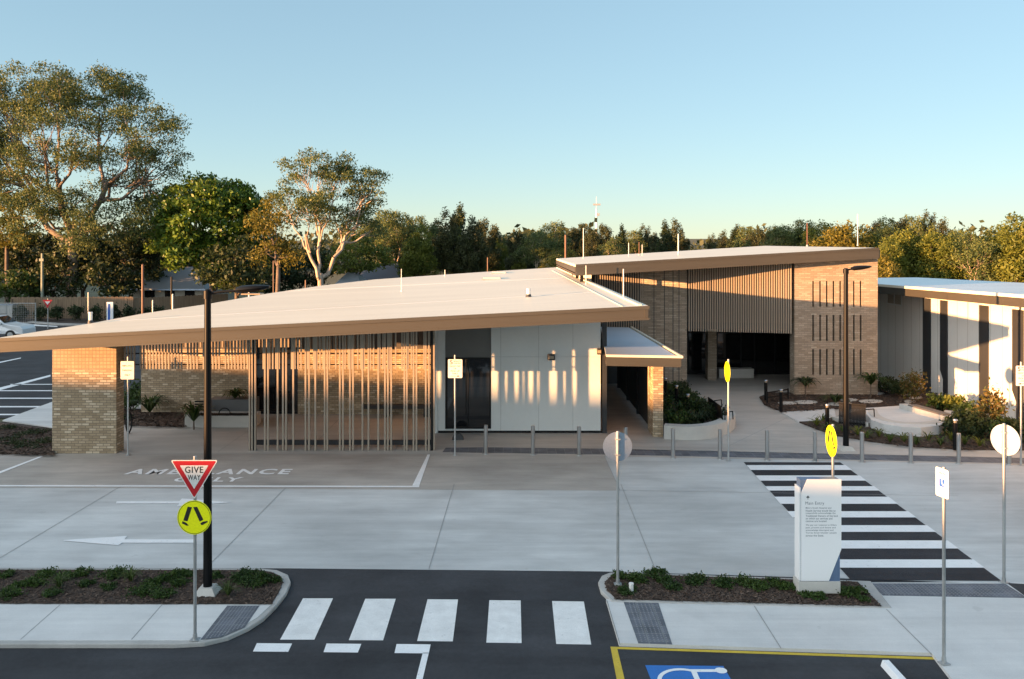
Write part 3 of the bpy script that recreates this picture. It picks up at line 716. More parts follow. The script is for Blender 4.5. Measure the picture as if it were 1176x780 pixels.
# ---- covered walkway: canopy, posts, brick pier
CW = thing('walkway_canopy', 'flat metal canopy over the covered walkway, carried by a narrow brick pier', 'canopy', (4.6, 32, 0))
cz0 = ZA(408, 30.0)
tp = [P(696, 408, 30.0), P(778, 409.5, 30.0), P(722, 376, 40.2), P(690, 375.5, 40.2)]
ct = MB().slab([tp[0], tp[1], tp[2], tp[3]], .05).build('canopy_sheet', M['roof_canopy'], CW)
cb = MB()
a, b, c, d = [Vector(p) for p in tp]
def band(mb, a, b, z0, z1, th=.06):
    d = (b - a); d.z = 0; d.normalize(); nn = Vector((d.y, -d.x, 0)) * th
    q = [a + Vector((0,0,z0)), b + Vector((0,0,z0)), b + Vector((0,0,z1)), a + Vector((0,0,z1))]
    mb.add(q + [p + nn for p in q], [(0,1,2,3),(7,6,5,4),(0,4,5,1),(3,2,6,7),(0,3,7,4),(1,5,6,2)])
band(cb, a, b + Vector((.12, 0, 0)), -.36, -.052); 
band(cb, b + Vector((.06,0,0)), c + Vector((.06,0,0)), -.30, -.052)
cb.build('fascia', M['fascia'], CW)
MB().slab([p + Vector((0,0,-.28)) for p in (a, b, c, d)], .05).build('soffit', M['soffit'], CW)
cp = MB(); band(cp, a, b + Vector((.18, 0, 0)), -.05, .03, .08); band(cp, b + Vector((.08,0,0)), c + Vector((.08,0,0)), -.05, .04, .08)
cp.build('capping', M['roof'], CW)
wy = 31.96
MB().box(XA(750, wy), XA(761.5, wy), wy, wy + 1.25, 0, 2.95).build('brick_pier', M['brick'], CW)
for yy in (36.3, 39.5, 43.0):
    MB().box(5.20, 5.32, yy, yy + .12, 0, 2.95).build('post', M['black'], CW)
gl = MB()
for y0, y1 in ((33.3, 36.28), (36.44, 39.48), (39.64, 42.98)):
    gl.box(5.24, 5.28, y0, y1, .15, 2.2)
gl.build('mesh_screen', M['charcoal'], CW)
MB().box(5.21, 5.31, 33.24, 36.28, 2.2, 2.95).box(5.21, 5.31, 36.44, 39.48, 2.2, 2.95).box(5.21, 5.31, 39.64, 42.98, 2.2, 2.95).box(5.33, 5.42, 33.24, 43, 0, .12).build('rail', M['black'], CW)
MB().box(3.32, 5.3, 44.5, 44.7, 0, 3.0).build('end_wall', M['charcoal'], CW)

# ================================================================== ENTRY BUILDING behind
EB = thing('entry_building', 'taller entry building with slotted grey brick tower, hanging slat screen and rising bronze roof edge', 'building', (11, 45, 0))
A0 = P(661, 304, 39.0); A1 = P(1009.5, 284.6, 40.2); B1 = P(1009.5, 284.6, 40.2) + Vector((-.3, 17, .10)); B0 = Vector((2.9, 57, A0.z + .02))
top = [A0, A1, B1, B0]
er = MB().slab(top, .10).build('roof', M['roof'], EB)
def rz2(x): return A0.z + (A1.z - A0.z) * (x - A0.x) / (A1.x - A0.x)
fb = MB(); band(fb, A0 + Vector((0, .1, 0)), A1 + Vector((0, .1, 0)), -.50, -.102, .1); band(fb, A1 + Vector((-.01, .1, 0)), B1 + Vector((-.01, 0, 0)), -.45, -.102, -.1 + .2)
band(fb, B0, A0 + Vector((0,.1,0)), -.35, -.102, -.10 if False else .02)
fb.build('fascia', M['fascia'], EB)
cb = MB(); cb.bar(A0 + Vector((0, -.02, -.045)), A1 + Vector((0, -.02, -.045)), .03, .11); cb.build('edge_trim', M['fascia'], EB)
MB().slab([p + Vector((0, .05 if i < 2 else -.1, -.42)) for i, p in enumerate(top)], .05).build('soffit', M['soffit'], EB)
def wl(x): return 43.3 + (40.75 - 43.3) * (x - 3.0) / (13.19 - 3.0)      # line of the entry wall in plan
# tower with real slots
tx0, tx1, ty = XA(912.5, 40.7), XA(1008, 40.7), 40.7
slx = [z_ / 3.12 + 800 for z_ in (418,443,467,491,515,539,564,588)]
rows = [(322.8, 352.6), (361.9, 391.7), (401.3, 430.8)]
def holed_wall(x0, x1, z0, z1, y, holes, depth=.16):
    xs = sorted({x0, x1} | {h[0] for h in holes} | {h[1] for h in holes}); zs = sorted({z0, z1} | {h[2] for h in holes} | {h[3] for h in holes})
    mb = MB()
    for a, b in zip(xs[:-1], xs[1:]):
        for c, d in zip(zs[:-1], zs[1:]):
            hole = any(h[0] <= (a+b)/2 <= h[1] and h[2] <= (c+d)/2 <= h[3] for h in holes)
            if not hole: mb.add([(a,y,c),(b,y,c),(b,y,d),(a,y,d)], [(0,1,2,3)])
    for h in holes:
        a, b, c, d = h
        mb.add([(a,y,c),(a,y+depth,c),(a,y+depth,d),(a,y,d)], [(0,1,2,3)]); mb.add([(b,y,c),(b,y+depth,c),(b,y+depth,d),(b,y,d)], [(0,1,2,3)])
        mb.add([(a,y,c),(b,y,c),(b,y+depth,c),(a,y+depth,c)], [(0,1,2,3)]); mb.add([(a,y,d),(b,y,d),(b,y+depth,d),(a,y+depth,d)], [(0,1,2,3)])
    return mb
holes = [(XA(px, ty) - .042, XA(px, ty) + .042, ZA(r1, ty), ZA(r0, ty)) for r0, r1 in rows for px in slx]
tz = 6.55
tw = holed_wall(tx0, tx1, 0, tz, ty, holes)
tw.add([(tx0,ty,0),(tx0,ty+.7,0),(tx0,ty+.7,tz-.15),(tx0,ty,tz-.15)], [(0,1,2,3)]); tw.add([(tx1,ty,0),(tx1,ty+14,0),(tx1,ty+14,tz),(tx1,ty,tz)], [(0,1,2,3)])
tw.add([(tx0,ty+.7,0),(tx1-.3,ty+.7,0),(tx1-.3,ty+.7,tz-.2),(tx0,ty+.7,tz-.2)], [(0,1,2,3)])
me = MB(); me.v = tw.v; me.f = tw.f; me.m = tw.m
to = me.build('brick_tower', M['brick_grey'], EB)
bb = MB()
for h in holes: bb.box(h[0], h[1], ty + .15, ty + .18, h[2], h[3])
bb.build('slot_window', M['glass'], to)
# left brick wall with vertical joints
lx0, lx1 = XA(738, 42), XA(790.5, 41.6)
wallb = MB(); y0, y1 = wl(lx0), wl(lx1)
wallb.add([(lx0,y0,0),(lx1,y1,0),(lx1,y1+.6,0),(lx0,y0+.6,0),(lx0,y0,rz2(lx0)-.43),(lx1,y1,rz2(lx1)-.43),(lx1,y1+.6,rz2(lx1)-.43),(lx0,y0+.6,rz2(lx0)-.43)], [(0,3,2,1),(4,5,6,7),(0,1,5,4),(1,2,6,5),(2,3,7,6),(3,0,4,7)])
wallb.build('brick_wall', M['brick_grey'], EB)
vj = MB()
for px in (751.5, 763, 772.5, 779):
    X = XA(px, 42.2); Y = wl(X); vj.box(X - .016, X + .016, Y - .012, Y + .02, .0, rz2(X) - .45)
vj.build('wall_joint', M['charcoal'], EB)
# hanging slats on the entry and the left part
def hang(px0, px1, name, zb, off):
    mb = MB(); x = px0
    i = 0
    while x < px1:
        X = XA(x, 41.5 if px0 > 700 else 42.6); Y = wl(X) - off
        X = XA(x, Y); zt = rz2(X) - .44
        mb.box(X - .022, X + .022, Y, Y + .09, zb, zt)
        x += 2.72; i += 1
    return mb.build(name, M['slat'], EB)
hang(791.5, 911, 'entry_slats', 2.93, .10); hang(684, 741, 'left_slats', 2.4, .02)
# bulkhead behind the entry slats and dark wall behind left slats
def wallseg(x0, x1, z0, z1, o0, o1, m, name, par=EB):
    q = [(x0, wl(x0)+o0, z0), (x1, wl(x1)+o0, z0), (x1, wl(x1)+o1, z0), (x0, wl(x0)+o1, z0)]
    t_ = [(x0, wl(x0)+o0, z1 if z1 else rz2(x0)-.44), (x1, wl(x1)+o0, z1 if z1 else rz2(x1)-.44), (x1, wl(x1)+o1, z1 if z1 else rz2(x1)-.44), (x0, wl(x0)+o1, z1 if z1 else rz2(x0)-.44)]
    return MB().add(q + t_, [(0,3,2,1),(4,5,6,7),(0,1,5,4),(1,2,6,5),(2,3,7,6),(3,0,4,7)]).build(name, m, par)
ex0, ex1 = lx1 + .01, tx0 - .01
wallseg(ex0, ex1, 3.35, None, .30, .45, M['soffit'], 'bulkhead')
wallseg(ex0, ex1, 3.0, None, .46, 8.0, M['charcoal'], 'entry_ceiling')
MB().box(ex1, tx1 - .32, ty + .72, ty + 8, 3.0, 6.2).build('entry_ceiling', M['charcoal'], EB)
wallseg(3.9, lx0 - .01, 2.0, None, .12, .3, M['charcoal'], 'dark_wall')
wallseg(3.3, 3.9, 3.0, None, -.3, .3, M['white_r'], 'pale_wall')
# building body left of the entry (shows above the pavilion roof)
MB().box(3.35, 3.55, 43.8, 55.5, 0, 5.5).build('side_wall', M['white_r'], EB)
for yy in (40.2, 43.0, 45.6, 49.0):
    MB().box(3.15, 3.30, yy, yy + .12, 5.05, rz2(3.2) - .44).build('roof_post', M['black'], EB)
MB().box(3.6, 8.4, 44.3, 55, 0, 5.6).build('body', M['charcoal'], EB)
# entry glazing set back, dark interior
gy = 47.6
MB().box(XA(789, gy), 16.7, gy, gy + .05, 0, 3.3).build('entry_glazing', M['glass'], EB)
eg = MB()
for px in (790, 812, 823, 851, 866.5, 890, 911, 925): X = XA(px, gy); eg.box(X - .035, X + .035, gy - .06, gy - .002, 0, 3.3)
eg.box(XA(789, gy), 16.7, gy - .05, gy - .003, 2.25, 2.31); eg.box(XA(823, gy), 16.7, gy - .05, gy - .003, .02, .12)
eg.build('glazing_frame', M['black'], EB)
MB().box(XA(813, 45.5), XA(823, 45.5), 45.5, 46.1, 0, 3.3).build('brick_pier', M['brick_grey'], EB)
t = props(MB().box(XA(826, 46.2), XA(866, 46.2), 46.2, 46.8, .008, .50).build('concrete_seat_block', M['conc_wall'], bevel=.02), 'low grey concrete block seat in front of the dark entry doors', 'bench')
# roof poles standing on or just behind roofs
POLES = [(461, 309, 335, .013, 'signwhite', 'front', 'thin white pole standing on the front roof slightly right of the near gum tree'),
         (673, 305, 326.5, .016, 'signwhite', 'front', 'thin white pole on the front roof right beside the corner of the upper roof'),
         (716, 309, 343.5, .018, 'signwhite', 'front', 'thin white pole near the right edge of the front roof'),
         (511, 310, 317, .02, 'signwhite', 'front', 'tiny white rod on the back of the front roof')]
for px, y0, y1, r, m, wh, lab in POLES:
    b = onroof(px, y1); h = (y1 - y0) / F * b.y
    t = thing('roof_rod', lab, 'rod', b, 0, 'thin rods on the roofs')
    MB().cyl((0,0,0), (0,0,h), r, r, 8).build('rod', M[m], t, local=True, smooth=True)
    MB().cyl((0,0,-.02), (0,0,.06), r*2.6, r*2, 8).build('foot', M['galv'], t, local=True)
for px, y0, dd, r, m, lab in ((670, 262, 52, .022, 'signwhite', 'thin white rod rising from the left end of the upper roof'), (722, 279, 50, .018, 'signwhite', 'thin white rod on the upper roof left of the brown one'), (734, 278, 51, .026, 'brownpole', 'thin brown rod on the upper roof'),
                              (737.5, 281, 50, .016, 'signwhite', 'thin white rod on the upper roof right of the brown one'), (779, 269, 46, .028, 'signwhite', 'thicker white rod on the upper roof above the slat screen'), (927, 256, 52, .035, 'brownpole', 'brown rod rising above the brick tower roof'), (985, 246, 48, .022, 'signwhite', 'tall thin white rod above the right end of the brick tower')):
    X = XA(px, dd); zb = rz2(X) + .0; zt = ZA(y0, dd)
    t = thing('roof_rod', lab, 'rod', (X, dd, zb), 0, 'thin rods on the roofs')
    MB().cyl((0,0,-.0), (0,0,zt - zb), r, r, 8).build('rod', M[m], t, local=True, smooth=True)
    MB().cyl((0,0,-.03), (0,0,.12), r*2.4, r*1.6, 8).build('foot', M['galv'], t, local=True)

# ================================================================== RIGHT BUILDING
RB = thing('white_wing', 'long white rendered building with black vertical stripes and bronze roof edge at the right', 'building', (20, 40, 0))
WX = 20.0
stripes = [(42.3, 41.55), (40.6, 39.94), (37.2, 36.5), (34.75, 34.0), (31.9, 31.2), (29.6, 28.9)]
MB().box(WX, WX + 5.8, 26, 56, 0, 4.66).build('wall', M['white_r'], RB)
for k, (ya, yb) in enumerate(stripes):
    if k == 1 or k == 3:       # a kinked stripe near its foot
        st = MB(); q = [(ya, 4.5), (yb, 4.5), (yb, 0), (ya - .28, 0), (ya - .28, .85), (ya, 1.25)]
        st.add([(WX - .004, a, b) for a, b in q] + [(WX - .05, a, b) for a, b in q], [tuple(range(6)), tuple(range(6, 12))[::-1]] + [(i, (i+1) % 6, 6 + (i+1) % 6, 6 + i) for i in range(6)])
    else:
        st = MB().box(WX - .05, WX - .004, yb, ya, 0, 4.5)
    st.build('dark_stripe', M['charcoal'], RB)
jb2 = MB()
for k in range(34):
    y = 26.5 + k * .9
    jb2.box(WX - .006, WX - .002, y, y + .02, 0, 4.6)
jb2.build('wall_joint', M['housewall'], RB)
# window, its pane painted pale in place of bright reflected light
wy0, wy1 = 20 / .432, 20 / .448
wz0, wz1 = ZA(349, 45.4), ZA(333, 45.4)
wd = MB().box(WX - .03, WX - .006, wy1, wy0, wz0, wz1).build('window', M['housewall'], RB)
MB().box(WX - .06, WX - .031, wy1 - .06, wy0 + .06, wz0 - .08, wz0).box(WX - .06, WX - .031, wy1 - .06, wy0 + .06, wz1, wz1 + .06).box(WX - .06, WX - .031, (wy0 + wy1) / 2 - .03, (wy0 + wy1) / 2 + .03, wz0, wz1).box(WX - .06, WX - .031, wy1 - .06, wy1, wz0, wz1).box(WX - .06, WX - .031, wy0, wy0 + .06, wz0, wz1).build('frame', M['white'], wd)
# roof: slopes up to the front a touch
FX = 18.75
def rz3(y): return 5.20 + (33 - y) * .012
tpp = [Vector((FX, 26, rz3(26))), Vector((26, 26, rz3(26) + .08)), Vector((26, 56, rz3(56) + .08)), Vector((FX, 56, rz3(56)))]
MB().slab(tpp, .10).build('roof', M['roof_blue'], RB)
fb = MB(); q0, q1 = Vector((FX + .08, 26, rz3(26))), Vector((FX + .08, 56, rz3(56)))
band(fb, q1, q0, -.46, -.102, .07); band(fb, Vector((FX, 26.06, rz3(26))), Vector((26, 26.06, rz3(26) + .08)), -.46, -.102, .07); fb.build('fascia', M['fascia'], RB)
MB().slab([p + Vector((.08 if p.x < 20 else -.08, .1 if p.y < 30 else -.1, -.40)) for p in tpp], .05).build('soffit', M['soffit'], RB)
MB().bar((FX - .015, 26, rz3(26) - .05), (FX - .015, 56, rz3(56) - .05), .03, .12).build('gutter_trim', M['roof'], RB)
MB().box(WX - .1, WX - .003, 26, 56, 0, .10).build('base_trim', M['charcoal'], RB) if False else None
# ================================================================== STREET FURNITURE
def ordl(i): return ORD[i]
# steel bollards
proto = thing('steel_bollard', '', 'bollard', (0,0,0), 0, 'row of stainless steel bollards along the forecourt edge')
MB().cyl((0,0,0), (0,0,.955), .066, .066, 20).cyl((0,0,.955), (0,0,.975), .066, .052, 20).build('post', M['steel'], proto, local=True, smooth=True)
MB().cyl((0,0,0), (0,0,.018), .105, .10, 20).build('base_plate', M['galv'], proto, local=True, smooth=True)
bxs = [(558,521.3),(612,522.2),(665,523.2),(718.5,524.3),(773,526),(827,527.3),(881,528.3),(936,529.6),(990,530.7),(1046,531.6),(1101,532.3),(1159,533.5)]
where = ['in front of the dark window', 'at the left of the white panel wall', 'before the right end of the white panel wall', 'half behind the left round sign', 'before the left corner of the curved planter', 'next to the yellow round sign post',
         'beside the far left corner of the zebra crossing', 'just left of the tall street lamp', 'first one right of the tall street lamp', 'in front of the curved concrete seat', 'next to the black path light at the bed', 'behind the right round sign']
for i, (px, py) in enumerate(bxs):
    o = proto if i == 0 else copy_tree(proto)
    o.location = G(px, py, .012); o.location.z = .011
    o['label'] = 'stainless steel bollard ' + where[i]
# black path lights
def path_light(px, py, h, lab, z=.065):
    g = G(px, py, z)
    t = thing('path_light', lab, 'bollard light', (g.x, g.y, z), 0, 'black path light bollards')
    MB().cyl((0,0,0), (0,0,h - .12), .075, .075, 16).build('post', M['lamp_black'], t, local=True, smooth=True)
    MB().cyl((0,0,h - .12), (0,0,h - .04), .055, .055, 16).build('lens', M['lens'], t, local=True, smooth=True)
    MB().cyl((0,0,h - .04), (0,0,h), .082, .075, 16).build('cap', M['signback'], t, local=True, smooth=True)
for a in ((879.5, 460, .93, 'black path light at the left tip of the paved bed, nearest the entry'), (897, 473, .95, 'black path light between the bench and the pathway pad'), (950, 492, .92, 'black path light just left of the tall street lamp base'),
          (1097, 517, 1.05, 'black path light in the bed in front of the bushy shrubs')): path_light(*a)
for a in ((764.5, 458, .95, 'black path light farthest back in the planter'), (777, 468, .95, 'black path light in the middle of the dark planter'), (790, 478, .90, 'black path light nearest the planter wall')): path_light(*a, z=.10)

# signs ------------------------------------------------------------------
def rrect(w, h, r, n=4):
    p = []
    for cx, cy, a0 in ((w/2-r, h/2-r, 0), (-w/2+r, h/2-r, 90), (-w/2+r, -h/2+r, 180), (w/2-r, -h/2+r, 270)):
        for i in range(n + 1):
            t = R(a0 + 90 * i / n); p.append((cx + r*math.cos(t), cy + r*math.sin(t)))
    return p
def circ(r, n=36): return [(r*math.cos(2*math.pi*i/n), r*math.sin(2*math.pi*i/n)) for i in range(n)]
U, V_ = Vector((1,0,0)), Vector((0,0,1))
# plate(): thickness goes along u x v = (1,0,0)x(0,0,1) = (0,-1,0): towards the camera
def post(t, h, r=.03, m='galv', base=True):
    MB().cyl((0,0,0), (0,0,h), r, r, 14).cyl((0,0,h), (0,0,h+.012), r*1.08, r*.9, 14).build('post', M[m], t, local=True, smooth=True)
    if base: MB().cyl((0,0,0), (0,0,.10), r*1.35, r*1.3, 14).box(-r*2.6, r*2.6, -r*2.6, r*2.6, 0, .012).build('base_plate', M['galv'], t, local=True)
LEG = {'ll': [(462,330),(488,333),(460,418),(435,412)], 'lf': [(430,417),(447,424),(458,431),(468,443),(455,444),(440,436),(427,431)],
       'rl': [(495,333),(518,330),(556,408),(534,420)], 'rf': [(538,429),(552,420),(570,417),(581,415),(582,423),(566,432),(549,441),(541,438)]}
def ped_disc(parent, z, r, y=-.035):
    d = MB().plate(circ(r), (0, y, z), U, V_, .004).build('pedestrian_sign', [M['signyellow']], parent, local=True)
    k = MB(); s = r / 103.0
    for p in LEG.values(): k.plate([((a - 501) * s, (395 - b) * s) for a, b in p][::-1], (0, y - .0045, z), U, V_, .002)
    for i in range(48):
        a0, a1 = 2*math.pi*i/48, 2*math.pi*(i+1)/48
        k.plate([(r*.93*math.cos(a0), r*.93*math.sin(a0)), (r*.955*math.cos(a0), r*.955*math.sin(a0)), (r*.955*math.cos(a1), r*.955*math.sin(a1)), (r*.93*math.cos(a1), r*.93*math.sin(a1))], (0, y - .0045, z), U, V_, .002)
    k.build('walking_legs_symbol', M['signblack'], d, local=True)
    MB().plate(circ(r * .995), (0, y + .005, z), U, V_, .004).build('sign_back', M['signback'], d, local=True)
    return d
# give way sign + crossing disc
g = G(224, 735, K)
t = thing('give_way_sign', 'triangular GIVE WAY sign over a yellow walking legs disc on one grey post', 'road sign', (g.x, g.y, K + .006))
g0 = g.y
post(t, ZA(525, g0) - K, .028)
zt = ZA(528.2, g0) - K; zb = ZA(573.5, g0) - K; hw = 27.2 / F * g0
def tri(s, r):      # rounded triangle, point down
    cx = [(-hw, zt), (hw, zt), (0, zb)]; c0 = (0, (2*zt + zb) / 3); out = []
    pts = [((p[0]-c0[0])*s + c0[0], (p[1]-c0[1])*s + c0[1]) for p in cx]
    for i in range(3):
        p, a, b = Vector(pts[i]), Vector(pts[i-1]), Vector(pts[(i+1) % 3])
        u = (a - p).normalized() * r; v = (b - p).normalized() * r
        for k in range(5):
            q = k / 4; out.append(tuple((1-q)**2 * (p+u) + 2*q*(1-q) * p + q*q * (p+v)))
    return out[::-1]
tp_ = MB().plate(tri(1.0, .045), (0, -.035, 0), U, V_, .004).build('triangle_plate', M['signwhite'], t, local=True)
MB().plate(tri(.93, .035), (0, -.0395, 0), U, V_, .002).build('red_border', M['signred'], tp_, local=True)
MB().plate(tri(.60, .012), (0, -.042, 0), U, V_, .002).build('white_centre', M['signwhite'], tp_, local=True)
text('lettering', 'GIVE', (0, -.0462, ZA(539.2, g0) - K), .1, M['signblack'], tp_, R(90), wid=21.0/F*g0, hei=7.4/F*g0, bold=.008)
text('lettering', 'WAY', (0, -.0462, ZA(548.0, g0) - K), .1, M['signblack'], tp_, R(90), wid=14.5/F*g0, hei=6.0/F*g0, bold=.008)
ped_disc(t, ZA(594, g0) - K, 19.6 / F * g0)
# round signs seen from behind
def back_sign(px, py, z0, topy, cy, r, rz, lab):
    g = G(px, py, z0); t = thing('round_sign', lab, 'road sign', (g.x, g.y, z0), rz, 'round signs seen from behind')
    post(t, ZA(topy, g.y) - z0, .030)
    zc = ZA(cy, g.y) - z0
    d = MB().plate(circ(r), (0, .045, zc), U, V_, .004).build('sign_back', M['signback'], t, local=True)
    MB().plate(circ(r * .995), (0, .0495, zc), U, V_, .004).build('yellow_face', M['signyellow'], d, local=True)
    b = MB()
    for dz in (-.16, .16): b.box(-.05, .05, -.032, .041, zc + dz - .012, zc + dz + .012)
    b.build('bracket', M['galv'], d, local=True)
back_sign(709.5, 671, K + .02, 496, 513.5, .30, 0, 'round sign seen from behind, at the left tip of the right island')
back_sign(1153, 669, .062, 487, 505.5, .32, R(-62), 'round sign seen from behind, sunlit, by the near right corner of the crossing')
# yellow edge-on discs
def edge_sign(px, d, z0, topy, cy, r, rz, lab):
    t = thing('crossing_sign', lab, 'road sign', (XA(px, d), d, z0), rz, 'yellow crossing discs seen nearly edge-on')
    post(t, ZA(topy, d) - z0, .030); ped_disc(t, ZA(cy, d) - z0, r)
edge_sign(836.5, 7000 / (529.5 - HY), .012, 413, 427, .335, R(-88), 'yellow crossing disc on a post near the curved planter, farther from the camera')
edge_sign(956.5, 18.7, .012, 488, 506.5, .335, R(-90), 'yellow crossing disc on a post rising behind the white entry sign')
# rectangular signs
def rect_sign(px, py, z0, topy, bx0, bx1, by0, by1, rz, name, lab, lines, arrow=None, m='galv', big=None, w=None):
    g = G(px, py, z0); t = thing(name, lab, 'sign', (g.x, g.y, z0), rz)
    d = g.y; post(t, ZA(topy, d) - z0, .028)
    wdt = w or (bx1 - bx0) / F * d; hh = (by1 - by0) / F * d; zc = ZA((by0 + by1) / 2, d) - z0; xc = 0 if rz else ((bx0 + bx1) / 2 - px) / F * d
    b = MB().plate(rrect(wdt, hh, .03), (xc, -.033, zc), U, V_, .004).build('board', M['signwhite'], t, local=True)
    for body, fx, fz, fw, fh in lines:
        text('lettering', body, (xc + fx * wdt, -.0385, zc + fz * hh), .1, M['signblack'], b, R(90), wid=fw * wdt, hei=fh * hh, bold=.004)
    if arrow is not None:
        s = arrow; q = [(-.33, -.012), (.16, -.012), (.16, -.045), (.34, 0), (.16, .045), (.16, .012), (-.33, .012)]
        q = [(a * s * wdt, b_ * hh) for a, b_ in q]; q = q if s > 0 else q[::-1]
        MB().plate(q, (xc, -.0375, zc - .40 * hh), U, V_, .002).build('arrow', M['signblack'], b, local=True)
    return t, b, d, zc, xc, wdt, hh
L5 = [('5', -.27, .34, .20, .22), ('MINUTE', .14, .40, .50, .065), ('PARKING', .14, .29, .50, .065), ('DROP OFF', 0, .13, .74, .085), ('OR', 0, .0, .16, .07), ('PICK UP', 0, -.13, .62, .085), ('ONLY', 0, -.26, .42, .075)]
rect_sign(522.5, 523, .012, 408, 514.6, 531, 412.6, 434, 0, 'parking_sign', 'white five minute drop off sign on a post in front of the dark window', L5, 1)
rect_sign(147, 523, .012, 410, 139, 154.4, 414.8, 435.6, 0, 'parking_sign', 'white ambulance parking only sign beside the left brick pier, sunlit', [('AMBULANCE', 0, .25, .78, .09), ('PARKING', 0, .0, .72, .10), ('ONLY', 0, -.26, .42, .10)])
rect_sign(1172.5, 534, .012, 416, 1166, 1182, 420, 443, 0, 'parking_sign', 'white five minute sign with left arrow at the right edge of the photo', L5, -1)
tt, b, d, zc, xc, wdt, hh = rect_sign(1084, 762, .066, 537, 1075, 1086, 538, 571, R(-76), 'accessible_parking_sign', 'white sign with a blue wheelchair emblem on a post at the bay corner', [], None, w=.30)
sq = MB().plate(rrect(.13, .13, .01), (xc, -.0375, zc), U, V_, .002).build('blue_emblem', M['signblue'], b, local=True)
em = MB(); em.plate([(p[0], p[1]) for p in circ(.012, 12)], (xc - .005, -.0397, zc + .042), U, V_, .001)
em.plate([(-.012,-.0),(.004,-.0),(.004,.03),(-.012,.03)], (xc, -.0397, zc), U, V_, .001).plate([(-.012,-.012),(.03,-.012),(.045,-.045),(.033,-.045),(.022,-.0),(-.012,-.0)], (xc, -.0397, zc), U, V_, .001)
em.build('wheelchair_symbol', M['signwhite'], sq, local=True)
text('lettering', 'PARKING', (xc, -.038, zc + hh * .33), .1, M['signblack'], b, R(90), wid=.2, hei=.035, bold=.003)
# monolith
md = 17.26
g = Vector((XA(941.5, md), md, K))
t = thing('entry_sign', 'tall white main entry sign slab with grey-blue cut corners on a concrete footing', 'sign', (g.x, g.y, K + .012))
def mx(px): return XA(px, md) - g.x
def mz(py): return ZA(py, md) - g.z - .012
MB().box(mx(917), mx(965.5), 0, .34, mz(682), mz(668)).build('footing', M['conc_wall'], t, local=True, bevel=.01)
MB().box(mx(919.5), mx(965), .02, .25, mz(668) + .001, mz(551.5)).build('core_slab', M['mono_blue'], t, local=True)
wp = [(927.2, 550.6), (920, 566.5), (920, 667.2), (952, 667.2), (966.2, 631), (966.2, 550.6)]
fpn = MB().plate([(mx(a), mz(b)) for a, b in wp], (0, .018, 0), U, V_, .02).build('front_panel', M['mono_white'], t, local=True)
MB().box(mx(917.6), mx(919.4), .0, .27, mz(667), mz(560)).build('side_fin', M['mono_white'], t, local=True)
text('heading', 'Main Entry', (mx(935.7), -.0035, mz(578.4)), .1, M['text'], fpn, R(90), wid=21.5/F*md, hei=4.6/F*md)
MB().plate([(-.030,-.004),(-.03,.006),(-.005,.03),(-.005,-.04),(.005,-.04),(.005,.03),(.03,.006),(.03,-.004),(0,.045)][::-1], (mx(927.8), -.003, mz(571.5)), U, V_, .001).build('arrow', M['text'], fpn, local=True)
l1 = ['Metro South Hospital and', 'Health Service would like to', 'respectfully acknowledge the', 'Traditional Owners of the land', 'on which our services and', 'centres are located.']
l2 = ['We pay our respects to Elders', 'past, present and future and', 'acknowledge Aboriginal and', 'Torres Strait Islander people', 'across the State.']
for lines, y0 in ((l1, 583.6), (l2, 603.2)):
    for i, s in enumerate(lines):
        wd_ = len(s) * 1.22
        text('paragraph', s, (mx(925.3 + wd_ / 2), -.0035, mz(y0 + i * 2.98)), .1, M['text'], fpn, R(90), wid=wd_/F*md, hei=2.15/F*md, bold=.001)
# street lamps
def lamp(px, py, z0, topy, arm, lab, r=.085, ang=0):
    g = G(px, py, z0); d = g.y; t = thing('street_lamp', lab, 'street lamp', (g.x, d, z0), ang, 'tall black street lamps')
    h = ZA(topy, d) - z0
    MB().cyl((0,0,.0), (0,0,h), r, r * .72, 20).cyl((0,0,h), (0,0,h+.03), r*.8, r*.5, 20).build('pole', M['lamp_black'], t, local=True, smooth=True)
    f = MB(); s = r * 2.5
    f.add([(-s,-s,0),(s,-s,0),(s,s,0),(-s,s,0),(-s*.6,-s*.6,.14),(s*.6,-s*.6,.14),(s*.6,s*.6,.14),(-s*.6,s*.6,.14)], [(0,3,2,1),(4,5,6,7),(0,1,5,4),(1,2,6,5),(2,3,7,6),(3,0,4,7)])
    f.build('footing', M['conc_wall'], t, local=True)
    MB().tube([(0,0,h-.06), (arm*.45,0,h-.02), (arm,0,h+.0)], .028, 10).cyl((0,0,h-.16), (0,0,h-.0), r*.95, r*.95, 16).build('arm', M['lamp_black'], t, local=True, smooth=True)
    hd = MB(); L = .62; x0 = arm - .02
    prof = [(0, .10, .09), (.10, .17, .13), (.35, .20, .12), (.55, .16, .08), (.66, .07, .04)]
    prev = None
    for u, w_, th in prof:
        ringp = [(x0 + u, w_*math.cos(a_), h + .015 + u*.10 + th*.6*math.sin(a_)) for a_ in [2*math.pi*i/14 for i in range(14)]]
        n0 = len(hd.v); hd.v += ringp
        if prev is not None:
            for i in range(14): hd.f.append((prev+i, prev+(i+1)%14, n0+(i+1)%14, n0+i)); hd.m.append(0)
        else: hd.f.append(tuple(range(n0, n0+14))); hd.m.append(0)
        prev = n0
    hd.f.append(tuple(range(prev, prev+14))[::-1]); hd.m.append(0)
    h_o = hd.build('lamp_head', M['lamp_black'], t, local=True, smooth=True)
    MB().box(x0 + .14, x0 + .5, -.09, .09, h - .045, h - .03).build('lens', M['lens'], h_o, local=True) if False else MB().box(x0 + .12, x0 + .5, -.12, .12, h - .075, h - .05).build('lens', M['lens'], h_o, local=True)
lamp(238.5, 681, K + .01, 334, .60, 'tall black street lamp with a long arm, in the left island', .088)
lamp(971.5, 516.5, .012, 309, .22, 'tall black street lamp in front of the slotted brick tower', .10)
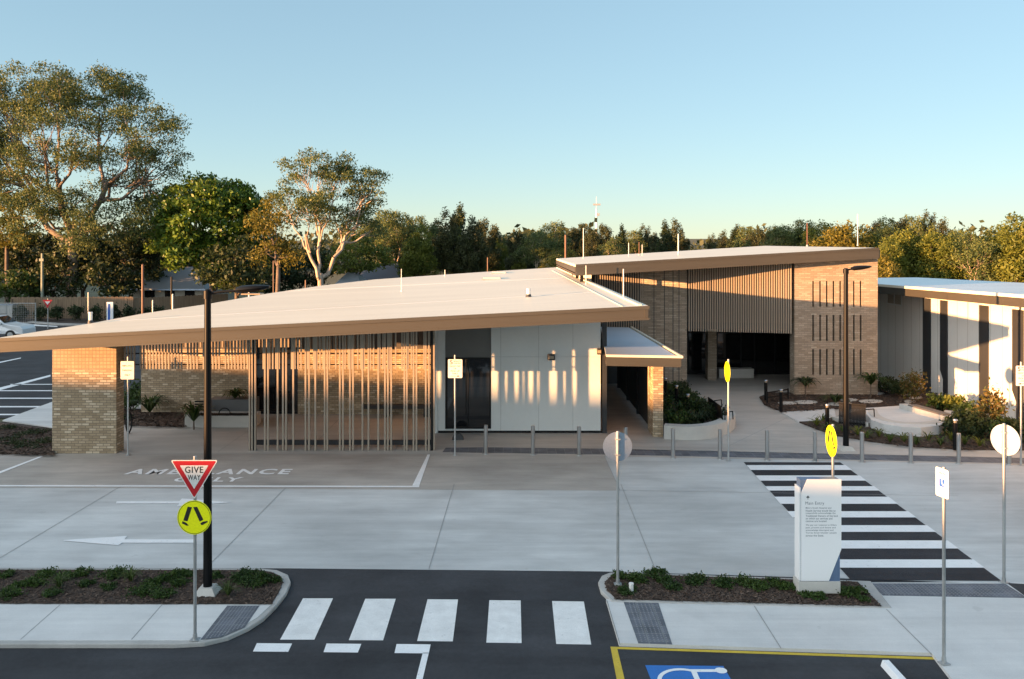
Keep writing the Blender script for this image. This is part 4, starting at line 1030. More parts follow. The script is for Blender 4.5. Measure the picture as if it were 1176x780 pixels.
# pipe stub, wheel stop
g = G(725, 682, K)
props(MB().cyl((g.x, g.y, K+.01), (g.x, g.y, K+.19), .045, .045, 14).cyl((g.x, g.y, K+.19), (g.x, g.y, K+.215), .052, .048, 14).build('pipe_stub', M['signwhite'], smooth=True), 'short white pipe stub in the mulch near the round sign post', 'pipe')
g0_, g1_ = G(1017, 758, .1), G(1046, 790, .1)
ws = MB(); dv = (g1_ - g0_).normalized(); nn = Vector((-dv.y, dv.x, 0))
q = [g0_ - dv*0 + nn*.09, g0_ - nn*.09, g0_ - nn*.05, g0_ + nn*.05]
A_ = [Vector((g0_.x, g0_.y, .002)) + nn*.09, Vector((g0_.x, g0_.y, .002)) - nn*.09, Vector((g0_.x, g0_.y, .105)) - nn*.055, Vector((g0_.x, g0_.y, .105)) + nn*.055]
ws.add(A_ + [p + (g1_-g0_) for p in A_], [(0,1,2,3),(7,6,5,4),(0,4,5,1),(1,5,6,2),(2,6,7,3),(3,7,4,0)])
props(ws.build('wheel_stop', M['paint'], bevel=.01), 'white concrete wheel stop in the accessible bay at the bottom right', 'wheel stop')

# ---- curved planter by the walkway
def arc_wall(mb, pts, w, z0, z1, m=0):
    n = len(pts)
    L = []; Rr = []
    for i, p in enumerate(pts):
        a = Vector(pts[max(0, i-1)]); b = Vector(pts[min(n-1, i+1)]); d = (b - a).normalized(); nn = Vector((-d.y, d.x))
        L.append(Vector(p)); Rr.append(Vector(p) + nn * w)
    for i in range(n - 1):
        q = [L[i], L[i+1], Rr[i+1], Rr[i]]
        v = [(p.x, p.y, z0) for p in q] + [(p.x, p.y, z1) for p in q]
        fs = [(0,3,2,1),(4,5,6,7),(0,1,5,4),(2,3,7,6)]
        if i == 0: fs.append((3,0,4,7))
        if i == n - 2: fs.append((1,2,6,5))
        mb.add(v, fs, m)
def smoothpts(px, z=0, k=5):
    p = [G(a, b, z) for a, b in px]; p = [Vector((q.x, q.y)) for q in p]; out = []
    for i in range(len(p) - 1):
        a, b, c, d = p[max(0,i-1)], p[i], p[i+1], p[min(len(p)-1, i+2)]
        for j in range(k):
            t_ = j / k; out.append(.5*((2*b) + (c-a)*t_ + (2*a-5*b+4*c-d)*t_*t_ + (3*b-a-3*c+d)*t_**3))
    out.append(p[-1]); return out
PW = thing('curved_planter', 'pale concrete planter wall curving round a dense bed beside the covered walkway', 'planter', (7, 34, 0))
pp = smoothpts([(762.5, 504.6), (790, 506), (815, 504.5), (833, 500), (842.5, 494), (844.5, 489), (840, 486)])
wb = MB(); arc_wall(wb, [tuple(p) for p in pp], .42, .008, .50); wb.build('seat_wall', M['conc_wall'], PW)
rb_ = MB()
inner = [tuple(G(a, b)[:2]) for a, b in [(763,500),(790,501),(815,499),(830,495),(837,489),(826,482),(812,470),(792,450),(770,447),(757,462),(762,480)]]
rb_.prism(inner, .006, .10); rb_.build('soil_bed', M['mulch'], PW)
# black slatted bench back + loop arms on the curved wall
def slat_bench(name, lab, a, b, z0, z1, arms, m='black', lean=.12):
    a = Vector(a); b = Vector(b); d = (b - a).normalized(); nn = Vector((-d.y, d.x, 0)); L = (b - a).length
    t = thing(name, lab, 'bench', (a.x, a.y, 0))
    s = MB(); n = max(3, int(L / .05))
    for i in range(n):
        p = a + d * (L * (i + .5) / n); s.bar((p.x, p.y, z0), (p.x + nn.x*lean, p.y + nn.y*lean, z1), .044, .02)
    s.build('backrest', M['black'], t)
    s = MB(); s.bar(a + Vector((0,0,z0+.08)), b + Vector((0,0,z0+.08)), .03, .04).bar(a + nn*lean*.9 + Vector((0,0,z1-.05)), b + nn*lean*.9 + Vector((0,0,z1-.05)), .03, .04)
    s.build('rail', M['lamp_black'], t)
    for p, dr in arms:
        p = Vector(p); dr = Vector(dr)
        MB().tube([p, p + Vector((0,0,.28)), p + dr*.40 + Vector((0,0,.30)), p + dr*.42 + Vector((0,0,.0))], .022, 8).build('armrest', M['black'], t, smooth=True)
    return t
a = G(816, 476.5, .3); b = G(831, 488.5, .3)
slat_bench('slatted_bench', 'black slatted bench back with loop armrests at the end of the curved planter', (a.x, a.y, 0), (b.x, b.y, 0), .40, 1.02, [((b.x + .05, b.y + .0, .5), (.8, .3, 0)), ((a.x + .25, a.y + .45, .5), (.8, .3, 0))], lean=-.1)
# ---- right curved seat platform
CS = thing('concrete_platform', 'pale concrete platform with curved edge wall and timber topped bench, right garden bed', 'platform', (16, 34, 0))
outer = smoothpts([(996, 481), (1000, 489), (1014, 495.5), (1035, 499), (1060, 500), (1082, 497.5), (1094, 491), (1096, 484)])
wb = MB(); arc_wall(wb, [tuple(p) for p in outer], .35, .07, .42); wb.build('seat_wall', M['conc_wall'], CS)
fl = [tuple(G(a, b, .25)[:2]) for a, b in [(995, 480), (1001, 487), (1015, 492), (1035, 495), (1058, 496), (1078, 493.5), (1089, 489), (1070, 479), (1038, 470), (994, 473)]]
wb = MB(); wb.prism(fl, .07, .405); wb.build('platform', M['conc_path'], CS)
a, b = G(1038, 472, .3), G(1090, 487, .3)
dv = (b - a).normalized(); nn = Vector((-dv.y, dv.x, 0))
wb = MB(); wb.bar((a.x, a.y, .40), (b.x, b.y, .40), .42, .40); wb.build('bench_block', M['conc_wall'], CS, bevel=.01)
wb = MB(); aa = a + dv * .5; wb.bar((aa.x + .02, aa.y + .02, .63), (b.x - dv.x*.1, b.y - dv.y*.1, .63), .38, .05); wb.build('timber_top', M['timberseat'], CS)
a = G(963, 484, .2); b = G(994, 487, .2)
slat_bench('slatted_bench', 'black slatted bench back with an armrest left of the curved concrete seat', (a.x, a.y, 0), (b.x, b.y, 0), .10, .92, [((b.x + .02, b.y + .1, .45), (.9, .1, 0))])
wb = MB(); aa, bb_ = G(958, 489), G(996, 495); arc_wall(wb, [tuple(p) for p in smoothpts([(956, 485), (975, 490), (997, 493)])], .3, .066, .22); props(wb.build('low_kerb_wall', M['conc_wall']), 'low concrete kerb wall under the black slatted bench in the right bed', 'kerb wall')
# small black double rail left
t = thing('edge_rail', 'low black two bar rail between the two leftmost path lights of the right bed', 'rail', G(882, 466))
a, b = G(881, 464), G(905, 460)
s = MB(); 
for zz in (.28, .5): s.bar((a.x, a.y, zz), (b.x, b.y, zz), .05, .05)
s.build('bar', M['black'], t)
MB().box(a.x-.03, a.x+.03, a.y-.03, a.y+.03, .06, .55).box(b.x-.03, b.x+.03, b.y-.03, b.y+.03, .06, .55).build('upright', M['black'], t)

# ---- left alcove: seat wall, planter box, slatted bench
g = G(212, 491.5)
AS = thing('alcove_bench', 'low concrete bench wall with black slats in front of the rear brick wall', 'bench', (XA(212, 33.6), 33.6, 0))
MB().box(XA(212, 33.6), XA(292, 33.6), 33.6, 34.5, .006, .47).build('seat_wall', M['conc_wall'], AS, bevel=.01)
s = MB(); x = XA(220, 33.7)
while x < XA(291, 33.7): s.box(x, x + .045, 33.56, 34.0, .472, .50); x += .085
s.build('seat_slats', M['black'], AS)
s = MB(); 
for zz in (.56, .66, .76, .86): s.box(XA(223, 34.2), XA(240, 34.2), 34.25, 34.28, zz, zz + .06)
s.build('backrest', M['black'], AS)
for px in (221, 258):
    x = XA(px, 33.8); pts_ = [(x + .22*math.cos(q_), 33.8, .5 + .22*math.sin(q_)) for q_ in [math.pi*i/10 for i in range(11)]]
    MB().tube(pts_, .02, 8).build('armrest', M['black'], AS, smooth=True)
MB().box(XA(240, 34.6), XA(292, 34.6), 34.55, 35.3, .006, .92).build('planter_box', M['planter'], AS)
# hose/bike-like black hoop by the pier
g = G(144, 500); t = thing('bike_hoop', 'small black hoop stand beside the left brick pier', 'bike hoop', (g.x, g.y + .3, .01))
MB().tube([(0, .25*math.cos(q_), .42 + .38*math.sin(q_)) for q_ in [2*math.pi*i/16 for i in range(17)]], .03, 8).box(-.03,.03,-.03,.03,0,.06).build('hoop', M['black'], t, local=True, smooth=True)

# ================================================================== BEHIND: fences, car, signs, houses
FN = thing('paling_fence', 'long timber paling fence at the back of the car park', 'fence', (-40, 83, 0))
def pal(x0, x1, y0, y1, h, name='palings'):
    mb = MB(); n = int(math.hypot(x1-x0, y1-y0) / .16)
    for i in range(n):
        t0, t1 = i / n, (i + .93) / n; a = (x0+(x1-x0)*t0, y0+(y1-y0)*t0); b = (x0+(x1-x0)*t1, y0+(y1-y0)*t1); hz = h + .03*math.sin(i*2.3)
        mb.add([(a[0],a[1],0),(b[0],b[1],0),(b[0],b[1]+.03,0),(a[0],a[1]+.03,0),(a[0],a[1],hz),(b[0],b[1],hz),(b[0],b[1]+.03,hz),(a[0],a[1]+.03,hz)], [(4,5,6,7),(0,1,5,4),(1,2,6,5),(2,3,7,6),(3,0,4,7)])
    return mb
pal(XA(13, 83), XA(150, 83), 83, 83.6, 2.15).build('palings', M['timberfence'], FN)
pal(XA(150, 83.6), XA(262, 92), 83.6, 92, 2.0).build('palings', M['timberfence'], FN)
mb = MB()
for i in range(6): x = XA(13, 83) + i * 2.2; MB().box(x, x+.1, 82.86, 82.98, 0, 2.0).build('fence_post', M['timberfence'], FN)
GF = thing('metal_gate', 'thin grey metal framed mesh gate in front of the left end of the paling fence', 'gate', (XA(20, 78), 78, 0))
mb = MB(); x0, x1 = XA(-12, 78), XA(41, 78)
for px in (-12, 7.5, 41): mb.cyl((XA(px, 78), 78, 0), (XA(px, 78), 78, 1.95), .035, .035, 8)
mb.cyl((x0, 78, 1.9), (x1, 78, 1.9), .03, .03, 8).cyl((x0, 78, .15), (x1, 78, .15), .025, .025, 8); mb.build('frame', M['galv'], GF)
mb = MB(); x = x0
while x < x1: mb.box(x, x + .012, 78, 78.012, .15, 1.9); x += .16
z_ = .3
while z_ < 1.9: mb.box(x0, x1, 78.013, 78.02, z_, z_ + .01); z_ += .2
mb.build('mesh_infill', M['galv'], GF)
t = thing('utility_box', 'grey service cabinet behind the metal gate at the far left', 'cabinet', (XA(3, 81), 81, 0))
MB().box(-1.2, .9, 0, .8, 0, 1.5).build('body', M['galv'], t, local=True, bevel=.02)
MB().box(-1.25, .95, -.05, .85, 1.5, 1.58).build('lid', M['signback'], t, local=True)
# kerb of the far verge
struct(MB().prism([(XA(20,78),79.6),(XA(70,78),77.2),(XA(160,78),75.5),(XA(160,78),76.2),(XA(70,78),78.0),(XA(20,78),80.2)], 0, .12).build('kerb', M['conc_kerb']))
struct(MB().prism([(XA(15,80),79.9),(XA(70,78),78.0),(XA(160,78),76.2),(XA(300,78),80),(XA(300,83),90),(XA(15,83),83)], -.01, .10).build('verge', M['mulch']))
# small give way sign
t = thing('give_way_sign', 'small distant triangular give way sign beside the paling fence', 'road sign', (XA(55, 74), 74, 0))
post(t, 2.55, .035, base=False)
hw2 = 5.6/F*74; zt2, zb2 = ZA(344.5, 74), ZA(354, 74)
a_ = MB().plate([(-hw2, zt2), (0, zb2), (hw2, zt2)], (0,-.05,0), U, V_, .01).build('triangle_plate', M['signred'], t, local=True)
MB().plate([(-hw2*.55, zt2-.13), (0, zb2+.3), (hw2*.55, zt2-.13)], (0,-.061,0), U, V_, .004).build('white_centre', M['signwhite'], a_, local=True)
# blue and white upright panel
t = thing('directory_sign', 'blue and white upright sign panel in front of the distant fence', 'sign', (XA(126, 70), 70, 0))
MB().box(-.25, .25, 0, .1, .1, ZA(347, 70)).build('panel', M['mono_white'], t, local=True)
MB().box(-.14, .03, -.02, -.002, .4, ZA(349, 70)).build('blue_band', M['signblue'], t, local=True)
# car
CA = thing('parked_car', 'white four-wheel-drive car parked behind the left end of the roof', 'car', (XA(-2, 66), 66, 0))
prof = [(-2.35,.45),(-2.35,1.0),(-2.2,1.12),(-1.95,1.65),(-1.2,1.78),(.25,1.76),(.95,1.22),(1.35,1.12),(2.15,1.02),(2.35,.8),(2.38,.42)]
def carbody(w, m):
    mb = MB(); n = len(prof)
    def wid(z): return w if z < 1.15 else w * (1 - .18 * (z - 1.15) / .63)
    A__ = [(x, -wid(z), z) for x, z in prof]; B__ = [(x, wid(z), z) for x, z in prof]
    mb.add(A__ + B__, [tuple(range(n)), tuple(range(n, 2*n))[::-1]] + [(i, n+i, n+(i+1)%n, (i+1)%n) for i in range(n)]); return mb
carbody(.92, 0).build('body', M['carwhite'], CA, local=True, bevel=.05)
gw = MB()
for sgn in (-1, 1):
    for q in ([(-1.9,1.2),(-1.72,1.6),(-.9,1.68),(-.9,1.2)], [(-.82,1.2),(-.82,1.68),(.15,1.67),(.15,1.2)], [(.22,1.2),(.22,1.66),(.82,1.22),(.82,1.2)]):
        gw.add([(x, sgn * (.925 * (1 - .18 * max(0, z-1.15)/.63) + .01), z) for x, z in q], [(0,1,2,3)])
gw.build('side_window', M['glass'], CA, local=True)
MB().add([(.33,-.72,1.715),(.33,.72,1.715),(.93,.80,1.265),(.93,-.80,1.265)], [(0,1,2,3)]).build('windscreen', M['glass'], CA, local=True)
MB().box(-1.3,.2,-.72,-.68,1.80,1.84).box(-1.3,.2,.68,.72,1.80,1.84).build('roof_rail', M['lamp_black'], CA, local=True)
MB().box(.62,.80,-1.08,-.93,1.18,1.32).build('mirror', M['carwhite'], CA, local=True)
for x, y in ((-1.45,-.85),(1.45,-.85),(-1.45,.85),(1.45,.85)):
    wl_ = MB().cyl((x, y-.12, .37), (x, y+.12, .37), .37, .37, 20).build('wheel', M['tyre'], CA, local=True, smooth=True)
    MB().cyl((x, y-.13, .37), (x, y-.121, .37), .22, .22, 14).build('rim', M['galv'], wl_, local=True)
# slender poles behind the roof
for px, y0, dd, r, m, lab in ((101.5, 336, 62, .045, 'galv', 'thin grey pole in front of the distant fence'), (164, 304, 60, .09, 'brownpole', 'brown lamp post rising behind the roof in front of the fence'), (175.5, 345, 58, .05, 'galv', 'short grey post behind the roof right of the brown lamp post'),
                           (197, 318, 75, .08, 'lamp_black', 'black post with pale bands before the distant grey roof'), (198.5, 338, 56, .06, 'galv', 'short grey post behind the roof under the distant house'), (286, 329, 50, .05, 'signwhite', 'short white post behind the roof at the left lamp head'), (314, 300, 52, .035, 'brownpole', 'thin brown post behind the roof left of the near gum tree'),
                           (351, 322, 56, .05, 'brownpole', 'short brown stub post left of the gum trunk'), (649.5, 270, 75, .10, 'brownpole', 'brown pole rising behind the left corner of the upper roof'), (560, 296, 72, .05, 'brownpole', 'thin brown pole behind the pale roof near the middle')):
    t = props(MB().cyl((XA(px, dd), dd, 0), (XA(px, dd), dd, ZA(y0, dd)), r, r*.9, 10).cyl((XA(px, dd), dd, ZA(y0, dd)), (XA(px, dd), dd, ZA(y0, dd)+.03), r, r*.5, 10).build('slim_post', M[m], smooth=True), lab, 'post')
d = 88; t = thing('power_pole', 'weathered timber power pole among the dark trees at the left', 'power pole', (XA(48.5, d), d, 0))
MB().cyl((0,0,0), (0,0,ZA(291, d)), .16, .12, 10).build('pole', M['concpole'], t, local=True, smooth=True)
MB().box(-.22,.22,-.2,-.125,ZA(300,d),ZA(297,d)).build('bracket', M['concpole'], t, local=True)
# communications mast
d = 260; t = thing('radio_mast', 'tall thin white radio mast far behind the trees', 'mast', (XA(685, d), d, 0))
MB().cyl((0,0,0), (0,0,ZA(240, d)), .45, .22, 10).cyl((0,0,ZA(240, d)), (0,0,ZA(226, d)), .07, .05, 8).build('shaft', M['signwhite'], t, local=True, smooth=True)
MB().box(-1.0,1.2,-.3,.3,ZA(236,d),ZA(234,d)).build('antenna', M['galv'], t, local=True)
MB().box(.3,.9,-.3,.3,ZA(248,d),ZA(245,d)).build('antenna', M['galv'], t, local=True)
# houses
def house(name, lab, x0, x1, y0, y1, zw, zr, roofm, ridge=.5):
    t = thing(name, lab, 'house', ((x0+x1)/2, y0, 0))
    MB().box(x0, x1, y0, y1, 0, zw).build('wall', M['housewall'], t)
    e = .6; a, b, c, d_ = (x0-e, y0-e, zw-.1), (x1+e, y0-e, zw-.1), (x1+e, y1+e, zw-.1), (x0-e, y1+e, zw-.1)
    ym = (y0+y1)/2; rx = (x1-x0)*ridge/2; xm = (x0+x1)/2; r0, r1 = (xm-rx, ym, zr), (xm+rx, ym, zr)
    rf_ = MB().add([a, b, c, d_, r0, r1], [(0,1,5,4),(1,2,5),(2,3,4,5),(3,0,4),(3,2,1,0)]).build('roof', M[roofm], t)
    MB().box(x0-e-.02, x1+e+.02, y0-e-.12, y0-e-.01, zw-.22, zw-.06).build('gutter', M['signback'], rf_)
    for k in range(3): xx = x0 + (x1-x0)*(.2+.28*k); MB().box(xx, xx+1.1, y0-.03, y0-.004, 1.0, 2.1).build('window', M['glass'], t)
house('house', 'pale grey hipped roof house behind the paling fence', XA(150, 97), XA(232, 97), 97, 108, 2.35, 4.6, 'tile_roof', .35)
house('house', 'house with a dark slate roof behind the second gum tree trunk', XA(405, 122), XA(462, 122), 122, 131, 2.2, 4.5, 'slate_roof', .6)
house('house', 'small house with a pale roof between the trunks behind the gum tree', XA(388, 112), XA(410, 112), 112, 119, 2.0, 3.6, 'tile_roof', .5)
# ================================================================== PLANTS
def leaf_quads(C, size, asp=.45, flat=.0, rng=RNG):
    n = len(C); a = rng.normal(size=(n, 3)); a[:, 2] -= .5; a /= np.linalg.norm(a, axis=1)[:, None]
    b = rng.normal(size=(n, 3)); b -= (b * a).sum(1)[:, None] * a; b /= np.linalg.norm(b, axis=1)[:, None]
    s = size * rng.uniform(.6, 1.4, n)[:, None]
    V = np.stack([C - a*s, C - b*s*asp, C + a*s, C + b*s*asp], 1).reshape(-1, 3)
    return V, np.arange(4*n).reshape(n, 4)
def tree_meshes(lobes, base, leafsize, per, clump, spacing, trunk_r, fork, nlimb, barkm, leafm, shell=.35, seed=1, droop=0, asp=.45, limb_r=.35, flatz=.55):
    """lobes: list of (centre, radii). returns (crown mesh obj, trunk mesh obj)"""
    rng = np.random.default_rng(seed); rnd = random.Random(seed)
    pts = []
    for c, r in lobes:
        c = np.array(c); r = np.array(r); vol = 4/3*math.pi*np.prod(r); n = int(vol / spacing**3) + 3
        u = rng.normal(size=(n, 3)); u /= np.linalg.norm(u, axis=1)[:, None]
        rad = (shell**3 + (1-shell**3) * rng.uniform(0, 1, n)) ** (1/3)
        pts.append(c + u * rad[:, None] * r)
    pts = np.concatenate(pts)
    rs = clump * rng.uniform(.55, 1.3, len(pts))
    cnt = np.maximum(6, (per * (rs / clump) ** 2).astype(int))
    C = np.repeat(pts, cnt, 0); rr = np.repeat(rs, cnt)
    u = rng.normal(size=C.shape); u /= np.linalg.norm(u, axis=1)[:, None]
    q = rng.uniform(0, 1, len(C)) ** .5
    off = u * (q * rr)[:, None]; off[:, 2] *= flatz; C = C + off
    if droop: C[:, 2] -= droop * q * rr * rng.uniform(0, 1.6, len(C))
    V, Fq = leaf_quads(C, leafsize, asp, rng=rng)
    crown = mesh_obj('crown', V, Fq, M[leafm])
    # limbs
    mb = MB(); base = Vector(base); fk = Vector(fork)
    mb.cyl(base - Vector((0, 0, .1)), base.lerp(fk, .5) + Vector((rnd.uniform(-.15,.15)*trunk_r*3, 0, 0)), trunk_r, trunk_r*.85, 10, cap=False)
    mb.cyl(base.lerp(fk, .5), fk, trunk_r*.86, trunk_r*.72, 10, cap=False)
    k = nlimb; cent = pts[rng.choice(len(pts), k, replace=False)]
    for _ in range(6):
        lab = np.argmin(((pts[:, None] - cent[None])**2).sum(2), 1)
        for i in range(k):
            if (lab == i).any(): cent[i] = pts[lab == i].mean(0)
    def limb(a, b, r0, r1, seg=4, wob=.08):
        a = Vector(a); b = Vector(b); L = (b-a).length; prev = a
        for i in range(1, seg+1):
            t = i/seg; p = a.lerp(b, t) + Vector((0,0,-.12*L*math.sin(math.pi*t)))
            if i < seg: p += Vector((rnd.uniform(-1,1), rnd.uniform(-1,1), rnd.uniform(-1,1))) * L * wob
            mb.cyl(prev, p, r0+(r1-r0)*(i-1)/seg, r0+(r1-r0)*t, 6 if r0 < trunk_r*.4 else 8, cap=False); prev = p
    # a few main limbs leave the trunk, smaller limbs leave those
    k1 = max(2, min(4, k // 3)); c1 = cent[rng.choice(k, k1, replace=False)].copy()
    for _ in range(6):
        l1 = np.argmin(((cent[:, None] - c1[None])**2).sum(2), 1)
        for i in range(k1):
            if (l1 == i).any(): c1[i] = cent[l1 == i].mean(0)
    for j in range(k1):
        if not (l1 == j).any(): continue
        start = fk.lerp(base, rnd.uniform(0, .22)); R0 = trunk_r * min(.8, limb_r * 1.55) * rnd.uniform(.85, 1.1)
        e1 = start.lerp(Vector(c1[j]), .58); limb(start, e1, R0, R0*.62, 5, .045)
        for i in np.nonzero(l1 == j)[0]:
            c = Vector(cent[i]); st2 = start.lerp(e1, rnd.uniform(.6, 1.0)); st2.z -= .12 * (e1 - start).length * .2
            r0 = R0 * rnd.uniform(.42, .6); mid = st2.lerp(c, .8); limb(st2, mid, r0, r0*.45, 4, .07)
            sub = pts[lab == i]
            if len(sub) > 14: sub = sub[rng.choice(len(sub), 14, replace=False)]
            for s_ in sub: limb(st2.lerp(mid, rnd.uniform(.5, 1)), s_, r0*.34, r0*.08, 3, .09)
    trunk = mb.build('trunk', M[barkm], smooth='leaf')
    return crown, trunk
def make_tree(name, label, cat, loc, group=None, **kw):
    t = thing(name, label, cat, loc, 0, group)
    c, tr = tree_meshes(**kw); c.parent = t; tr.parent = t
    return t
def lob(px, py, dd, rx, ry, d0, rdepth=None):      # crown lobe given as photo ellipse at distance
    d = d0 + dd; return ((XA(px, d), d, ZA(py, d)), (rx/F*d, (rdepth or rx)/F*d, ry/F*d))
def tree_at(name, label, cat, basepx, d0, lobes, group=None, **kw):
    bx = XA(basepx, d0); L = [((c[0]-bx, c[1]-d0, c[2]), r) for c, r in lobes]
    fp = kw.pop('forkp'); fork = (XA(fp[0], d0) - bx, 0, ZA(fp[1], d0))
    return make_tree(name, label, cat, (bx, d0, 0), group, lobes=L, base=(0,0,0), fork=fork, **kw)
D1 = 95
tree_at('gum_tree', 'huge spreading gum tree with pale limbs at the far left', 'gum tree', 82, D1,
    [lob(40,105,0,55,32,D1,60), lob(110,110,3,60,34,D1,55), lob(165,145,-3,42,34,D1,45), lob(190,178,0,26,22,D1,30), lob(5,130,2,60,50,D1,50), lob(70,155,-6,60,36,D1,40), lob(140,195,4,46,28,D1,40), lob(20,200,-3,50,34,D1,40),
     lob(-50,150,0,60,60,D1,60), lob(90,230,-4,50,22,D1,40), lob(145,98,2,22,18,D1,25), lob(30,240,-5,40,24,D1,30), lob(-40,220,0,50,40,D1,40), lob(185,225,2,26,14,D1,20), lob(60,262,-7,60,26,D1,30), lob(150,255,-3,40,22,D1,30)],
    forkp=(84, 268), leafsize=.125, per=230, clump=1.45, spacing=1.93, trunk_r=.62, nlimb=18, barkm='bark_gum', leafm='leaf_gum', shell=.45, seed=3, droop=.45, limb_r=.42)
D2 = 88
tree_at('gum_tree', 'rounded gum tree with twin pale trunks behind the middle of the roof', 'gum tree', 369, D2,
    [lob(360,192,0,40,22,D2,40), lob(400,205,0,34,26,D2,34), lob(345,222,-3,34,26,D2,34), lob(385,238,2,40,24,D2,30), lob(420,225,0,22,20,D2,20), lob(322,235,2,26,20,D2,24), lob(412,262,2,28,20,D2,20), lob(435,205,0,9,10,D2,10)],
    forkp=(368, 314), leafsize=.115, per=190, clump=1.05, spacing=1.55, trunk_r=.36, nlimb=11, barkm='bark', leafm='leaf_gum', shell=.35, seed=8, droop=.4, limb_r=.40)
tree_at('wattle_tree', 'golden brown drooping tree hanging against the left side of the rounded gum tree', 'tree', 318, 83,
    [lob(302,240,0,18,20,83,20), lob(315,262,0,26,26,83,24), lob(330,285,0,18,18,83,20), lob(300,275,0,12,20,83,16)],
    forkp=(320, 300), leafsize=.14, per=120, clump=1.0, spacing=1.5, trunk_r=.25, nlimb=6, barkm='bark_dark', leafm='leaf_gold', shell=.3, seed=11, droop=.8)
D3 = 96
tree_at('mango_tree', 'dense dark green rounded tree between the two gum trees', 'tree', 245, D3,
    [lob(245,230,0,46,26,D3,42), lob(215,252,-3,36,28,D3,36), lob(270,250,-2,36,34,D3,36), lob(290,265,0,20,40,D3,26), lob(208,232,4,26,20,D3,24), lob(200,275,0,24,24,D3,24), lob(290,240,-2,16,16,D3,16), lob(215,285,-4,30,24,D3,26), lob(255,290,-2,40,26,D3,30), lob(203,262,-2,20,22,D3,24), lob(266,310,-3,30,18,D3,28), lob(282,300,-2,24,24,D3,24)],
    forkp=(245, 310), leafsize=.24, per=110, clump=1.35, spacing=1.55, trunk_r=.5, nlimb=8, barkm='bark_dark', leafm='leaf_mango', shell=.72, seed=13, asp=.5)
# lower dark trees behind the fence
low = [(30,300,100,'leaf_dark',40,36,'dense dark tree at the far left edge behind the metal gate'), (95,292,102,'leaf_dark',38,40,'dark bushy tree beneath the huge gum tree'), (150,300,100,'leaf_dark',30,34,'dark bushy tree left of the distant grey roof'), (176,262,104,'leaf_dark',34,48,'dull green tree left of the dense rounded tree'),
       (272,304,90,'leaf_dark',36,32,'low dark thicket tree under the dense rounded tree'), (212,300,112,'leaf_dark',44,34,'low dark tree directly behind the distant grey roof'), (8,255,96,'leaf_gold',26,30,'golden tree catching sun at the far left edge'), (310,305,112,'leaf_dark',30,34,'deep shaded tree behind the golden drooping tree'), (412,292,116,'leaf_olive',32,24,'green tree to the right of the twin trunked gum'),
       (345,308,116,'leaf_dark',34,22,'deep shaded tree behind the twin pale trunks'), (18,330,90,'leaf_shrub',26,18,'low green shrubby tree at the left edge above the gate'), (60,318,94,'leaf_dark',30,24,'dark low tree behind the power pole'), (130,322,93,'leaf_dark',28,20,'dark low tree behind the middle of the fence')]
for i, (px, py, d, lf, rx, ry, lab) in enumerate(low):
    tree_at('bushy_tree', lab, 'tree', px, d, [lob(px,py,0,rx,ry,d,rx), lob(px-rx*.5,py+ry*.4,-2,rx*.6,ry*.6,d), lob(px+rx*.5,py+ry*.35,-1,rx*.6,ry*.6,d), lob(px+rx*.1,py-ry*.5,0,rx*.5,ry*.5,d)],
        group='dark bushy trees behind the fence', forkp=(px, min(335, py+ry)), leafsize=.22, per=70, clump=1.25, spacing=1.75, trunk_r=.28, nlimb=6, barkm='bark_dark', leafm=lf, shell=.6, seed=20+i, asp=.5)
# prototypes for the far tree lines, built about 14 m high then copied
def proto_tree(name, seed, lobes, leafm, leafs=.17, per=80, clump=1.0, spacing=1.6, barkm='bark_dark', tr=.25, fork=4, nl=7, droop=0, shell=.3, flatz=1.0):
    return make_tree(name, '', 'tree', (0, 0, 0), None, lobes=lobes, base=(0,0,0), fork=(0,0,fork), leafsize=leafs, per=per, clump=clump, spacing=spacing, trunk_r=tr, nlimb=nl, barkm=barkm, leafm=leafm, seed=seed, droop=droop, shell=shell, flatz=flatz)
PT = {}
PT['cas'] = [proto_tree('casuarina_tree', 41, [((0,0,7),(2.6,2.6,3.6)), ((.4,0,11),(1.5,1.5,3.0)), ((-1.2,0,9),(1.2,1.2,2.0)), ((1.8,.5,8.5),(1.0,1.2,2.2))], 'leaf_cas', tr=.22, spacing=.95, clump=.62, flatz=1.5),
             proto_tree('casuarina_tree', 42, [((0,0,6.5),(3.0,2.8,3.2)), ((-1.0,0,10.5),(1.2,1.2,2.8)), ((1.2,0,11.3),(1.1,1.1,2.6)), ((.2,0,12.6),(.6,.6,1.6))], 'leaf_cas', spacing=.95, clump=.6, flatz=1.5),
             proto_tree('casuarina_tree', 43, [((0,0,7.5),(2.0,2.0,4.8)), ((.2,0,12),(.9,.9,2.4)), ((-1.4,0,6),(1.6,1.6,2.2))], 'leaf_dark', spacing=.9, clump=.6, flatz=1.5)]
PT['gum'] = [proto_tree('small_gum_tree', 51, [((0,0,10),(3.4,3.2,2.8)), ((-2.2,0,8.0),(2.2,2.2,1.8)), ((2.4,0,8.6),(2.2,2.2,1.8)), ((.6,0,12.2),(2.0,2.0,1.6))], 'leaf_gum', barkm='bark', fork=5, spacing=1.35, clump=1.0, tr=.22, droop=.3),
             proto_tree('small_gum_tree', 52, [((0,0,9),(4.0,3.6,3.0)), ((2.0,0,6.4),(2.6,2.4,2.0)), ((-1.8,0,11.5),(2.2,2.2,1.8))], 'leaf_gum', barkm='bark', fork=4, spacing=1.35, clump=1.0, tr=.22, droop=.3)]
